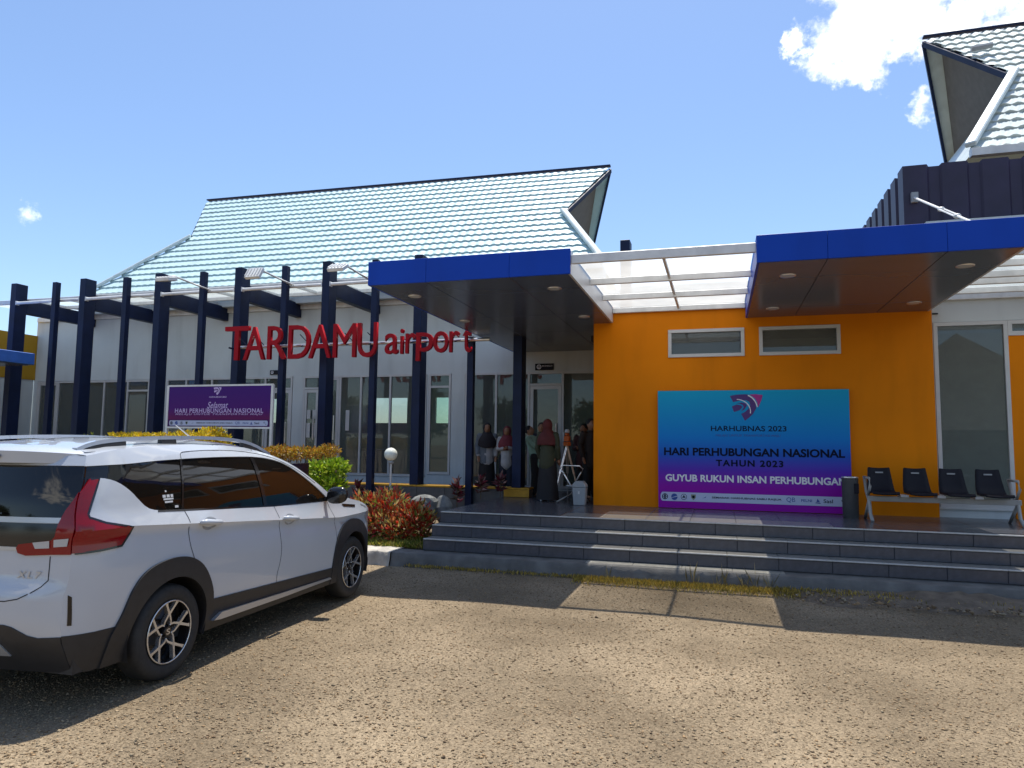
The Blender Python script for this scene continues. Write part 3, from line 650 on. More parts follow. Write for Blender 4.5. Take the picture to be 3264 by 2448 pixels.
# ================================================================== PILLARS
PX = [-16.98, -14.77, -12.54, -10.34, -8.12, -5.97, -3.83, -1.75]
PLAB = ['leftmost thick navy pillar, behind the pale blue canopy edge', 'second thick navy pillar from the left, left of the purple board',
        'thick navy pillar just left of the purple board', 'thick navy pillar behind the letter T and the purple board', 'thick navy pillar behind the letters A and M',
        'thick navy pillar behind the letter p', 'thick navy pillar standing under the left blue canopy beside the green shirted person', 'short navy pillar top poking above the glass canopy']
for i, px in enumerate(PX):
    e_ = empty('pillar', (px+.09, 13.085, .835), PLAB[i], 'pillar', 'navy pillars along the corridor')
    zt = 3.77 if i == 6 else 5.53
    slab('shaft', px, px+.18, 12.93, 13.24, .836 if i < 7 else 3.99, zt, M['navy'], e_, bevel=.006)
    if i < 5 or i == 5: slab('beam', px+.004, px+.176, 13.245, YW-.005, 4.81, 5.16, M['navy'], e_, bevel=.005)
for i, tx in enumerate([-15.40, -13.26, -11.10, -8.965, -6.80, -4.667]):
    lab = ['thin navy post between the two leftmost thick pillars', 'thin navy post left of the purple board', 'thin navy post behind the left part of the purple board', 'thin navy post behind the letters R and D',
           'thin navy post behind the letter U', 'thin navy post beside the letter t, at the edge of the steps'][i]
    e_ = empty('post', (tx, 12.86, .32), lab, 'post', 'thin navy posts between the pillars')
    slab('shaft', tx-.065, tx+.065, 12.79, 12.915, .33, 3.765 if i == 5 else 5.45, M['navy'], e_, bevel=.004)
    slab('foot_plate', tx-.11, tx+.11, 12.76, 12.92, .31, .36, M['navy'], e_)
# pipes between pillars with flood lights
for i in range(5):
    x0, x1 = PX[i]+.181, PX[i+1]-.001
    e_ = empty('pipe_rail', ((x0+x1)/2, 12.9, 5.03), ['white pipe between the two leftmost pillars', 'white pipe between the second and third pillars', 'white pipe above the purple board', 'white pipe above the letters A R D', 'white pipe above the letters M U'][i], 'pipe', 'white pipes between the pillar tops')
    b = MB(); b.tube([(x0, 12.975, 5.03), (x1, 12.975, 5.03)], .036, 10); b.build('tube', M['whitesteel'], e_, smooth=True, auto=40)
    b = MB(); b.box(x0-.0, x0+.02, 12.93, 13.02, 4.98, 5.08); b.box(x1-.02, x1, 12.93, 13.02, 4.98, 5.08); b.build('flange', M['whitesteel'], e_)
for (fx, lab, tilt) in [(-11.05, 'flood light on an arm above the purple board', .2), (-8.89, 'bright flood light on an arm above the letters A R', 1.0), (-7.0, 'flood light on an arm left of the blue canopy', .55)]:
    e_ = empty('flood_light', (fx, 12.9, 5.06), lab, 'flood light', 'flood lights on arms')
    b = MB(); b.tube([(fx, 12.975, 5.068), (fx, 11.95, 5.13), (fx-.02, 11.78, 5.10)], .022, 8); b.tube([(fx+.06, 12.975, 5.06), (fx, 12.3, 5.10)], .012, 6); b.build('arm', M['whitesteel'], e_, smooth=True)
    c = Vector((fx-.02, 11.72, 5.02)); R_ = Matrix.Rotation(tilt, 3, 'X')
    b = MB(); b.box(-.17, .17, -.13, .13, -.035, .035)
    for k in range(5): b.box(-.16+.07*k, -.14+.07*k, -.11, .11, .036, .06)
    b.v = [tuple(R_ @ Vector(p)+c) for p in b.v]; b.build('housing', M['whitesteel'], e_, bevel=.006)
    b = MB(); b.box(-.14, .14, -.10, .10, -.042, -.036); b.v = [tuple(R_ @ Vector(p)+c) for p in b.v]; b.build('lens', M['grey'], e_)
# ================================================================== SIGNS
sg = empty('airport_sign', (-7.3, 12.7, 3.68), 'red raised letters reading TARDAMU airport on a steel rail in front of the pillars', 'sign')
M['red_side'] = M['red']
LET = [('T', -10.20, -9.59, 3.385, 4.115), ('A', -9.72, -9.19, 3.385, 4.09), ('R', -9.13, -8.67, 3.385, 4.09), ('D', -8.62, -8.10, 3.385, 4.09), ('A', -8.13, -7.61, 3.385, 4.08),
       ('M', -7.56, -7.04, 3.385, 4.08), ('U', -7.00, -6.57, 3.375, 4.08), ('a', -6.39, -6.10, 3.425, 3.84), ('i', -6.055, -5.985, 3.425, 3.925), ('r', -5.94, -5.73, 3.43, 3.835),
       ('p', -5.71, -5.345, 3.275, 3.835), ('o', -5.345, -5.035, 3.425, 3.85), ('r', -5.01, -4.80, 3.43, 3.845), ('t', -4.73, -4.555, 3.42, 3.90)]
for ch, x0, x1, z0, z1 in LET:
    o = text_fit(ch, 'letter', M['red'], sg, (0, 12.52, 0), (1, 0, 0), (0, 0, 1), x0, x1, z0, z1, depth=-0.07, offset=0.0 if ch.isupper() else 0.004)
b = MB(); b.tube([(-9.95, 12.74, 3.69), (-4.25, 12.74, 3.69)], .034, 10); b.build('rail', M['chrome'], sg, smooth=True, auto=40)
for ch, x0, x1, z0, z1 in LET:
    b = MB(); xm = (x0+x1)/2
    b.tube([(xm-.06, 12.645, z1-.18), (xm+.12, 12.74, 3.70)], .01, 6); b.tube([(xm-.02, 12.645, 3.66), (xm-.02, 12.74, 3.69)], .014, 6); b.build('strut', M['navy'], sg)
for px in PX[3:6]: b = MB(); b.tube([(px+.09, 12.74, 3.69), (px+.09, 12.93, 3.69)], .02, 8); b.build('bracket', M['navy'], sg)

def gradmat(name, stops, z0, z1, rough=0.45, noise=0.0, axis=2):
    m = bpy.data.materials.new(name); m.use_nodes = True; t = m.node_tree; b_ = t.nodes['Principled BSDF']; b_.inputs['Roughness'].default_value = rough; b_.inputs['Specular IOR Level'].default_value = 0.15
    co = t.nodes.new('ShaderNodeTexCoord'); sp = t.nodes.new('ShaderNodeSeparateXYZ'); t.links.new(co.outputs['Object'], sp.inputs[0])
    mr = t.nodes.new('ShaderNodeMapRange'); mr.inputs[1].default_value = z0; mr.inputs[2].default_value = z1; t.links.new(sp.outputs[axis], mr.inputs[0])
    r = t.nodes.new('ShaderNodeValToRGB'); el = r.color_ramp.elements
    while len(el) < len(stops): el.new(0.5)
    for e_, (p, c) in zip(el, stops): e_.position = p; e_.color = (*c, 1)
    t.links.new(mr.outputs[0], r.inputs[0]); t.links.new(r.outputs[0], b_.inputs['Base Color']); return m
def flat(name, polys, m, parent, o, ax, ay):
    o, ax, ay = Vector(o), Vector(ax), Vector(ay); b = MB()
    for p in polys: b.add([o+ax*q[0]+ay*q[1] for q in p], [tuple(range(len(p)))])
    return b.build(name, m, parent)
def arcpts(cx, cy, r, a0, a1, n=12, sx=1): return [(cx+sx*r*math.cos(math.radians(a0+(a1-a0)*i/n)), cy+r*math.sin(math.radians(a0+(a1-a0)*i/n))) for i in range(n+1)]
def disc(cx, cy, r, n=20): return [(cx+r*math.cos(6.2832*i/n), cy+r*math.sin(6.2832*i/n)) for i in range(n)]
def ring(cx, cy, r0, r1, a0=0, a1=360, n=24):
    A = arcpts(cx, cy, r1, a0, a1, n); B = arcpts(cx, cy, r0, a0, a1, n); return [[A[i], A[i+1], B[i+1], B[i]] for i in range(n)]
INK_SPEC = 0.12
def emblem(parent, o, ax, ay, cx, cy, s, ma, mb, mw):
    """bird / arrow shield emblem, unit box about 1 x 0.85 wide, cx,cy = top centre"""
    T = lambda P: [(cx+(x-.5)*s, cy+(y-.85)*s) for x, y in P]
    body = [T([(0, .80), (.09, .62), (.30, .69), (.50, .70), (.62, .62), (.66, .50), (.66, .35), (.60, .25), (.52, .18), (.42, .14), (.36, .26)]+[]) ]
    sw1 = T([(0, .80), (.20, .84), (.45, .85), (.56, .84), (.70, .72), (.78, .55), (.80, .40), (.70, .22), (.58, .10), (.45, 0), (.34, .22), (.46, .28), (.56, .38), (.62, .50), (.60, .60), (.50, .66), (.35, .66), (.10, .60)])
    flat('emblem', [sw1], ma, parent, o, ax, ay)
    flat('emblem', [T([(.60, .84), (.80, .85), (1.0, .82), (.96, .66), (.86, .43), (.83, .60), (.76, .72)])], mb, parent, o, ax, ay)
    flat('emblem', [T([(.06, .46), (.20, .52), (.33, .50), (.38, .44), (.30, .34), (.12, .28)])], ma, parent, o, ax, ay)
    flat('emblem', [T([(.18, .56), (.36, .585), (.48, .56), (.52, .48), (.44, .36), (.34, .30), (.42, .42), (.40, .50), (.30, .55)])], ma, parent, o, ax, ay)
    L1 = arcpts(.20, .30, .40, 88, -10, 14, 1.1); L2 = arcpts(.20, .30, .375, 88, -10, 14, 1.1)
    flat('emblem_line', [T([L1[i], L1[i+1], L2[i+1], L2[i]]) for i in range(14)], mw, parent, Vector(o)-Vector((0, .002, 0)), ax, ay)
    L1 = arcpts(.45, .30, .55, 75, 15, 12, .75); L2 = arcpts(.45, .30, .51, 75, 15, 12, .75)
    flat('emblem_line', [T([L1[i], L1[i+1], L2[i+1], L2[i]]) for i in range(12)], mw, parent, Vector(o)-Vector((0, .002, 0)), ax, ay)
def logo_strip(parent, o, ax, ay, x0, x1, zc, h, mink, mblue, mgrey, mbg, txt_m):
    w_ = x1-x0; P = [(x0+h*.25+q[0], q[1]) for q in arcpts(0, zc, h/2, 90, 270, 8, .5)]; P2_ = [(x1-h*.25+q[0], q[1]) for q in arcpts(0, zc, h/2, -90, 90, 8, .5)]
    flat('logo_strip', [P+P2_], mbg, parent, o, ax, ay); o2 = Vector(o)-Vector((0, .002, 0)); X = lambda f: x0+f*w_
    r = h*.33
    flat('logo_mark', ring(X(.025), zc, r*.75, r)+[[(X(.025)-r*.7, zc-.1*r), (X(.025)+r*.7, zc-.1*r), (X(.025)+r*.7, zc+.15*r), (X(.025)-r*.7, zc+.15*r)]]+[disc(X(.025), zc+.4*r, r*.3)]+[disc(X(.025), zc-.4*r, r*.3)], mink, parent, o2, ax, ay)
    flat('logo_mark', [arcpts(X(.078), zc, r*1.05, 20, 200, 12)]+[arcpts(X(.078), zc-.12*r, r*1.05, 200, 370, 12)], mblue, parent, o2, ax, ay)
    flat('logo_mark', ring(X(.131), zc, r*.85, r)+[arcpts(X(.131), zc-.3*r, r*.55, 0, 180, 8)]+[disc(X(.131), zc+.35*r, r*.2)], mink, parent, o2, ax, ay)
    flat('logo_mark', [[(X(.184)-r*.8, zc+r*.9), (X(.184)+r*.8, zc+r*.9), (X(.184)+r*.75, zc-r*.2), (X(.184), zc-r), (X(.184)-r*.75, zc-r*.2)]], mgrey, parent, o2, ax, ay)
    flat('logo_mark', [disc(X(.184), zc+.1*r, r*.45)], mink, parent, o2-Vector((0, .002, 0)), ax, ay)
    flat('logo_mark', [[(X(.232), zc-.3*r), (X(.245), zc), (X(.256), zc+.5*r), (X(.25), zc-.1*r)]], mblue, parent, o2, ax, ay)
    text_fit('SEMARAK HARHUBNAS SABU RAIJUA', 'lettering', txt_m, parent, o2, ax, ay, X(.285), X(.655), zc-h*.14, zc+h*.14, offset=.02)
    text_fit('QB', 'lettering', mblue, parent, o2, ax, ay, X(.68), X(.725), zc-h*.26, zc+h*.30)
    text_fit('PELNI', 'lettering', mblue, parent, o2, ax, ay, X(.755), X(.81), zc-h*.13, zc+h*.15, offset=.015)
    flat('logo_mark', [[(X(.825), zc-h*.22), (X(.855), zc-h*.28), (X(.85), zc-h*.16), (X(.83), zc-h*.14)], [(X(.832), zc-h*.1), (X(.838), zc+h*.25), (X(.85), zc-h*.1)]], mblue, parent, o2, ax, ay)
    text_fit('Sasl', 'lettering', txt_m, parent, o2, ax, ay, X(.868), X(.915), zc-h*.18, zc+h*.22, offset=.01)
    flat('logo_mark', ring(X(.965), zc+h*.12, h*.10, h*.15)+ring(X(.98), zc-h*.18, h*.06, h*.1), mink, parent, o2, ax, ay)
INKD = mat('ink_navy', (0.003, 0.007, 0.025), .6, var=.02, spec=.1); INKW = mat('ink_white', (.72, .72, .78), .5, var=.02); INKB = mat('ink_blue', (.02, .06, .30), .5, var=.02)
INKP = mat('ink_purple', (.06, .015, .16), .5, var=.02); INKM = mat('ink_magenta', (.36, .012, .22), .5, var=.02); INKG = mat('ink_olive', (.20, .22, .16), .5, var=.02); PAPER = mat('strip_pale', (.45, .50, .68), .5, var=.03)

# --- banner on the orange wall, hung with a slight lean
BX0, BX1, BZ0, BZ1, BY = -.975, 1.93, .664, 2.578, 11.80
bn = empty('event_banner', ((BX0+BX1)/2, BY, ZP), 'large blue to magenta banner reading HARI PERHUBUNGAN NASIONAL leaning on the orange wall', 'banner')
gm = gradmat('banner_print', [(0, (.27, .005, .33)), (.18, (.25, .006, .35)), (.33, (.09, .03, .42)), (.45, (.015, .09, .48)), (.60, (.004, .19, .58)), (1, (.006, .34, .58))], BZ0, BZ1)
b = MB(); b.box(BX0, BX1, BY, BY+.02, BZ0, BZ1); b.build('sheet', gm, bn)
b = MB(); b.box(BX0-.004, BX0+.02, BY+.021, BY+.06, BZ0-.005, BZ1); b.box(BX1-.02, BX1+.004, BY+.021, BY+.06, BZ0-.005, BZ1); b.box(BX0, BX1, BY+.021, BY+.06, BZ1-.025, BZ1+.003); b.box(BX0, BX1, BY+.021, BY+.06, BZ0-.005, BZ0+.02); b.build('batten', M['orange'], bn)
def bxz(u, v): return (BX0+(BX1-BX0)*u, BZ1-(BZ1-BZ0)*v)
o0, AX, AZ = (0, BY-.003, 0), (1, 0, 0), (0, 0, 1)
def bt(s, u0, u1, v0, v1, m, **k): text_fit(s, 'lettering', m, bn, o0, AX, AZ, bxz(u0, 0)[0], bxz(u1, 0)[0], bxz(0, v1)[1], bxz(0, v0)[1], **k)
emblem(bn, o0, AX, AZ, bxz(.48, 0)[0], bxz(0, .035)[1], .50, INKP, INKM, INKW)
bt('HARHUBNAS 2023', .29, .685, .30, .345, INKD, offset=.012)
bt('MELAJU UNTUK TRANSPORTASI MAJU', .315, .655, .372, .395, INKB, shear=.15)
bt('HARI PERHUBUNGAN NASIONAL', .033, .972, .487, .555, INKD, offset=.032)
bt('TAHUN 2023', .315, .665, .585, .64, INKD, offset=.032, spacing=1.2)
bt('GUYUB RUKUN INSAN PERHUBUNGAN', .04, .975, .715, .775, INKW, offset=.032)
logo_strip(bn, o0, AX, AZ, bxz(.012, 0)[0], bxz(.99, 0)[0], bxz(0, .905)[1], .145, INKD, INKB, INKG, PAPER, INKD)

# --- purple notice board in the planter
PB0, PB1, PZ0, PZ1, PY = -10.95, -8.44, 1.94, 2.765, 11.8
pb = empty('notice_board', ((PB0+PB1)/2, PY, .33), 'purple notice board on posts reading HARI PERHUBUNGAN NASIONAL behind the car', 'sign board')
b = MB()
for x_ in (PB0, PB1): b.box(x_-.025, x_+.025, PY+.001, PY+.05, .3, PZ1+.02)
for z_ in (PZ0-.03, PZ1): b.box(PB0, PB1, PY, PY+.05, z_, z_+.035)
b.box((PB0+PB1)/2-.02, (PB0+PB1)/2+.02, PY+.03, PY+.07, PZ0, PZ1); b.build('frame', M['whitesteel'], pb)
b = MB(); b.box(PB0+.03, PB1-.03, PY+.005, PY+.012, PZ0+.005, PZ1-.001)
b.build('sheet', gradmat('board_print', [(0, (.05, .008, .10)), (.16, (.05, .008, .10)), (.20, (.13, .012, .09)), (.45, (.075, .01, .16)), (1, (.055, .012, .17))], PZ0, PZ1), pb)
op = (0, PY+.003, 0)
def pt(s, u0, u1, v0, v1, m=INKW, **k): text_fit(s, 'lettering', m, pb, op, AX, AZ, PB0+(PB1-PB0)*u0, PB0+(PB1-PB0)*u1, PZ1-(PZ1-PZ0)*v1, PZ1-(PZ1-PZ0)*v0, **k)
INKL = mat('ink_lilac', (.55, .42, .72), .5, var=.02)
emblem(pb, op, AX, AZ, PB0+(PB1-PB0)*.487, PZ1-.02, .19, INKL, INKL, INKD)
pt('HARHUBNAS 2023', .41, .575, .245, .285, INKL, offset=.015)
pt('Selamat', .395, .595, .385, .54, INKL, shear=.35, offset=.004)
pt('HARI PERHUBUNGAN NASIONAL', .08, .925, .545, .655, INKL, offset=.014, spacing=1.1)
pt('MELAJU UNTUK TRANSPORTASI MAJU', .085, .92, .665, .72, INKL, shear=.25, offset=.008, spacing=1.2)
logo_strip(pb, op, AX, AZ, PB0+.07, PB1-.07, PZ1-(PZ1-PZ0)*.905, .105, INKD, INKB, INKG, PAPER, INKD)

# --- small room plates over the doors
for (x0, x1, z0, z1, lab, txt) in [(-4.0, -3.57, 3.345, 3.495, 'small black room plate with round symbol above the door behind the people', 'MUSHOLLA'),
                                   (-11.01, -10.58, 3.365, 3.475, 'small black room plate with round symbol above the door beside the purple board', 'TOILET')]:
    e_ = empty('room_plate', ((x0+x1)/2, YW, z0), lab, 'sign', 'room plates')
    slab('plate', x0, x1, YW-.03, YW-.002, z0, z1, M['black'], e_); oo = (0, YW-.033, 0); h = z1-z0
    flat('symbol', ring(x0+h*.62, (z0+z1)/2, h*.24, h*.36)+[[(x0+h*.5, z0+h*.28), (x0+h*.58, z0+h*.28), (x0+h*.58, z0+h*.6), (x0+h*.5, z0+h*.6)], [(x0+h*.67, z0+h*.28), (x0+h*.75, z0+h*.28), (x0+h*.75, z0+h*.6), (x0+h*.67, z0+h*.6)]], INKW, e_, oo, AX, AZ)
    if txt == 'MUSHOLLA': text_fit(txt, 'lettering', INKW, e_, oo, AX, AZ, x0+h*1.1, x1-h*.15, z0+h*.52, z0+h*.75, offset=.01)

# ================================================================== FURNITURE ON THE PLATFORM
bench = empty('waiting_bench', (2.93, 11.0, ZP), 'white framed waiting bench with four black seats in front of the orange wall', 'bench')
M['benchw'] = mat('bench_frame', (.34, .34, .33), .4)
slab('beam', 2.0, 3.87, 10.99, 11.05, .925, 1.0, M['benchw'], bench, bevel=.006)
for sx in (2.02, 3.83):
    b = MB(); b.tube([(sx, 10.82, ZP+.01), (sx, 10.95, .75), (sx, 11.0, .93), (sx, 11.18, 1.05), (sx, 11.30, 1.26)], .024, 8); b.tube([(sx, 11.02, .93), (sx, 11.32, ZP+.01)], .022, 8); b.build('leg', M['benchw'], bench, smooth=True)
    b = MB(); b.tube([(sx, 11.05, 1.0), (sx, 10.92, 1.14), (sx, 10.98, 1.25), (sx, 11.28, 1.25)], .018, 8); b.build('armrest', M['benchw'], bench, smooth=True)
def seat(x):
    V = []; F = []; prof = [(10.78, 1.035, .165), (10.82, 1.055, .17), (10.98, 1.04, .175), (11.10, 1.045, .175), (11.16, 1.08, .172), (11.20, 1.16, .165), (11.235, 1.28, .152), (11.26, 1.372, .142), (11.265, 1.385, .135)]
    for (y, z, hw) in prof:
        for k in range(7): t = -1+k/3; V.append((x+hw*t, y-.02*(t*t)*(1 if z > 1.06 else 0), z+.012*t*t))
    n = len(prof)
    for i in range(n-1):
        for k in range(6): a_ = i*7+k; F.append((a_, a_+1, a_+8, a_+7))
    b = MB(); b.add(V, F); o = b.build('seat', M['black'], bench, smooth=True)
    mo = o.modifiers.new('t', 'SOLIDIFY'); mo.thickness = .02; mo.offset = 0
    b = MB(); b.box(x-.05, x+.05, 11.214, 11.222, 1.315, 1.335); b.build('grip_slot', M['grey'], o)
for x in (2.20, 2.66, 3.11, 3.56): seat(x)
for x in (2.45, 2.9, 3.35): slab('seat_bracket', x-.05, x+.05, 10.9, 11.1, 1.0, 1.03, M['frame'], bench)
# litter bins
bi = empty('litter_bin', (1.82, 11.3, ZP), 'round dark litter bin with steel rim between banner and bench', 'bin')
b = MB(); b.lathe([(0, 0), (.10, 0), (.108, .02), (.112, .57), (.1, .575), (0, .56)], (1.825, 11.3, ZP), 24); b.build('drum', M['darkgrey'], bi, smooth=True, auto=40)
b = MB(); b.lathe([(.085, .0), (.115, .0), (.117, .012), (.112, .022), (.085, .02)], (1.825, 11.3, ZP+.575), 24); b.build('rim', M['chrome'], bi, smooth=True)
b = MB(); b.box(1.86, 1.925, 11.19, 11.215, ZP+.36, ZP+.50); b.build('opening', M['black'], bi)
tc_ = empty('trash_can', (-2.275, 11.88, ZP), 'small grey plastic trash can with swing lid at the corner of the orange wall', 'bin')
b = MB(); V = []
for (z, hx, hy) in [(0, .095, .085), (.30, .115, .10)]: V += [(-2.275+sx*hx, 11.75+sy*hy, ZP+z) for sx, sy in ((-1, -1), (1, -1), (1, 1), (-1, 1))]
b.add(V, [(3, 2, 1, 0), (0, 1, 5, 4), (1, 2, 6, 5), (2, 3, 7, 6), (3, 0, 4, 7), (4, 5, 6, 7)]); b.build('bucket', M['grey'], tc_, bevel=.012)
b = MB(); b.prism([(-.118, 0), (.118, 0), (.112, .04), (.06, .10), (-.06, .10), (-.112, .04)], (-2.275, 11.645, ZP+.302), (1, 0, 0), (0, 0, 1), (0, .21, 0)); b.build('lid', M['grey'], tc_, bevel=.008)
b = MB(); b.box(-2.29, -2.26, 11.638, 11.648, ZP+.19, ZP+.24); b.build('label', M['frame'], tc_)
# steel chair frame left of the trash can
ch = empty('steel_chair', (-2.55, 12.05, ZP), 'bare steel tube chair frame beside the trash can', 'chair')
b = MB(); b.tube([(-2.60, 12.0, 1.17), (-2.66, 12.0, 1.21), (-2.67, 12.0, 1.27), (-2.62, 12.02, 1.31), (-2.35, 12.10, 1.30), (-2.29, 12.1, 1.25), (-2.33, 12.1, 1.17), (-2.42, 12.08, 1.02)], .013, 8); b.build('armrest', M['chrome'], ch, smooth=True)
b = MB(); b.tube([(-2.64, 12.0, 1.22), (-2.52, 12.05, 1.00), (-2.46, 12.06, .93), (-2.48, 12.06, .82), (-2.74, 12.02, ZP+.015)], .014, 8); b.tube([(-2.46, 12.06, .93), (-2.30, 12.12, .80), (-2.2, 12.2, ZP+.015)], .014, 8); b.build('leg_frame', M['chrome'], ch, smooth=True)
b = MB(); b.box(-2.58, -2.28, 12.04, 12.34, .94, .965); b.build('seat', M['grey'], ch, bevel=.008)
# survey tripod with instrument
tp = empty('survey_tripod', (-2.75, 12.9, ZP), 'surveyor tripod with orange level instrument standing behind the steel chair', 'tripod')
hd = Vector((-2.745, 12.9, 1.70)); M['orangepl'] = mat('orange_plastic', (.62, .13, .02), .4); M['tripodw'] = mat('pale_wood', (.55, .42, .26), .5)
for fx, fy in ((-2.93, 12.65), (-2.48, 12.80), (-2.80, 13.25)):
    f_ = Vector((fx, fy, ZP+.005)); mid = hd.lerp(f_, .55)
    b = MB(); d_ = (f_-hd).normalized().cross(Vector((0, 0, 1))).normalized()*.018
    b.tube([hd+d_-Vector((0, 0, .05)), mid+d_*.8], .011, 6); b.tube([hd-d_-Vector((0, 0, .05)), mid-d_*.8], .011, 6); b.tube([hd.lerp(f_, .4), f_], .012, 6); b.build('leg', M['chrome'], tp)
b = MB(); b.lathe([(0, -.05), (.07, -.05), (.075, 0), (.06, .02), (0, .02)], hd, 16); b.build('head', M['orangepl'], tp)
b = MB(); b.box(hd.x-.05, hd.x+.05, hd.y-.07, hd.y+.07, hd.z+.03, hd.z+.13); b.lathe([(.0, -.09), (.03, -.09), (.03, .09), (0, .09)], (hd.x, hd.y, hd.z+.16), 12, 'y'); b.build('instrument', M['orangepl'], tp, bevel=.008)
b = MB(); b.lathe([(0, .0), (.045, .0), (.05, .03), (.03, .06), (0, .06)], (hd.x, hd.y, hd.z+.195), 14); b.box(hd.x-.07, hd.x-.055, hd.y-.02, hd.y+.02, hd.z+.03, hd.z+.2); b.build('prism_top', M['frame'], tp)
# garden globe lamp
gl = empty('globe_lamp', (-5.42, 11.0, .3), 'white globe lamp on a thin pole above the red leaved bushes', 'lamp')
b = MB(); b.ellipsoid((-5.437, 11, 1.468), (.113, .113, .113), 24, 16); b.build('globe', M['lampglobe'], gl, smooth=True)
b = MB(); b.tube([(-5.43, 11, .25), (-5.43, 11, 1.33)], .019, 10); b.build('pole', M['frame'], gl, smooth=True, auto=40)
b = MB(); b.lathe([(.02, 0), (.045, .01), (.05, .04), (.035, .06), (.02, .06)], (-5.43, 11, 1.30), 14); b.build('collar', M['grey'], gl, smooth=True)
# ================================================================== PLANTS
def leaves(name, pts, dirs, ln, wd, m, pal, parent=None, bend=.25):
    """one small folded leaf per point (4 verts, 2 tris)"""
    n = len(pts); d = dirs/np.linalg.norm(dirs, axis=1, keepdims=True); r = RNG.normal(size=(n, 3)); s = np.cross(d, r); s /= np.linalg.norm(s, axis=1, keepdims=True)
    u = np.cross(s, d); ln = ln*(0.6+.8*RNG.random((n, 1))); wd = wd*(0.7+.6*RNG.random((n, 1)))
    V = np.stack([pts, pts+d*ln*.5+s*wd*.5+u*ln*bend*.4, pts+d*ln-u*ln*bend*.3, pts+d*ln*.5-s*wd*.5+u*ln*bend*.4], 1).reshape(-1, 3)
    k = 4*np.arange(n)[:, None]; F = np.concatenate([k+np.array([[0, 1, 2]]), k+np.array([[0, 2, 3]])], 1).reshape(-1, 3)
    c = np.array(pal)[RNG.integers(0, len(pal), n)]*(.65+.7*RNG.random((n, 1)))
    return npmesh(name, V, F, m, np.repeat(c, 4, 0), parent)
LEAF = leafmat('leaf', (1, 1, 1))
def blob_points(n, c, r, shell=.55, flat=False):
    d = RNG.normal(size=(n, 3)); d /= np.linalg.norm(d, axis=1, keepdims=True); q = (shell+(1-shell)*RNG.random((n, 1)))
    lump = 1+.16*np.sin(7*d[:, :1]+3*d[:, 1:2]*5)+.12*np.sin(11*d[:, 1:2]-4*d[:, 2:3]); p = d*q*lump
    if flat: p[:, 2] = np.clip(p[:, 2], -1, .75)
    return np.array(c)+p*np.array(r), d
def bush(name, label, blobs, n, ln, wd, pal, base, stems=True, up=.5, flat=False, group=None):
    e_ = empty(name, base, label, 'shrub', group); P = []; Dn = []; tot = sum(b[1][0]*b[1][1] for b in blobs)
    for c, r in blobs:
        p, d = blob_points(int(n*r[0]*r[1]/tot), c, r, flat=flat); P.append(p); Dn.append(d)
    P = np.concatenate(P); Dn = np.concatenate(Dn); Dn = Dn+RNG.normal(size=Dn.shape)*.5; Dn[:, 2] += up
    leaves('foliage', P, Dn, ln, wd, LEAF, pal, e_)
    if stems:
        for c, r in blobs:
            for k in range(3):
                b = MB(); f = Vector((c[0]+random.uniform(-.4, .4)*r[0], c[1]+random.uniform(-.4, .4)*r[1], c[2]-.2*r[2])); a_ = Vector((base[0]+(c[0]-base[0])*.75+random.uniform(-.06, .06), base[1]+random.uniform(-.05, .05), base[2]-.03))
                b.tube([a_, a_.lerp(f, .5)+Vector((random.uniform(-.05, .05), random.uniform(-.05, .05), 0)), f], [.016, .012, .007], 6); b.build('stem', mat('bark', (.09, .065, .04), .9), e_, smooth=True)
    return e_
YEL = [[.62, .46, .015], [.70, .52, .03], [.45, .40, .02], [.55, .34, .01]]; YG = [[.28, .30, .03], [.40, .36, .03], [.20, .26, .03], [.5, .33, .06]]
ORG = [[.50, .27, .02], [.42, .20, .02], [.36, .30, .04], [.25, .12, .02]]; LIM = [[.22, .36, .015], [.34, .46, .02], [.15, .26, .015], [.42, .48, .05]]
REDP = [[.42, .03, .012], [.50, .07, .02], [.30, .02, .015], [.48, .19, .06], [.36, .26, .06], [.16, .05, .02], [.16, .20, .03], [.40, .30, .10]]; PUR = [[.14, .02, .035], [.22, .03, .05], [.10, .03, .03], [.30, .18, .16], [.08, .05, .03]]
def row(x0, x1, y, z, r, k): return [((x0+(x1-x0)*i/(k-1), y+random.uniform(-.08, .08), z+random.uniform(-.03, .03)), r) for i in range(k)]
bush('clipped_hedge', 'bright yellow clipped hedge showing above the car roof under the purple board', row(-11.05, -8.95, 10.8, 1.63, (.30, .30, .2), 7)+[((-9.0, 10.8, 1.73), (.27, .28, .2))], 5200, .055, .032, YEL, (-10, 10.8, .31), flat=True)
bush('clipped_hedge', 'thin yellow green hedge above the rear of the car roof', row(-13.5, -11.7, 10.9, 1.50, (.30, .28, .19), 6), 1500, .06, .028, YG, (-12.6, 10.9, .31))
bush('flat_shrub', 'flat orange brown shrub crown to the right of the car roof', row(-7.55, -6.45, 10.6, 1.47, (.22, .25, .10), 6)+[((-6.4, 10.6, 1.54), (.16, .2, .08)), ((-7.3, 10.6, 1.40), (.2, .2, .1))], 3600, .045, .022, ORG, (-7.0, 10.6, .30))
bush('lime_shrub', 'lime green leafy shrub beside the car mirror', [((-6.28, 10.2, 1.16), (.28, .25, .17)), ((-6.0, 10.2, 1.24), (.17, .2, .13)), ((-5.98, 10.1, .98), (.16, .18, .12)), ((-6.3, 10.2, .90), (.26, .22, .16))], 1900, .085, .045, LIM, (-6.2, 10.2, .28))
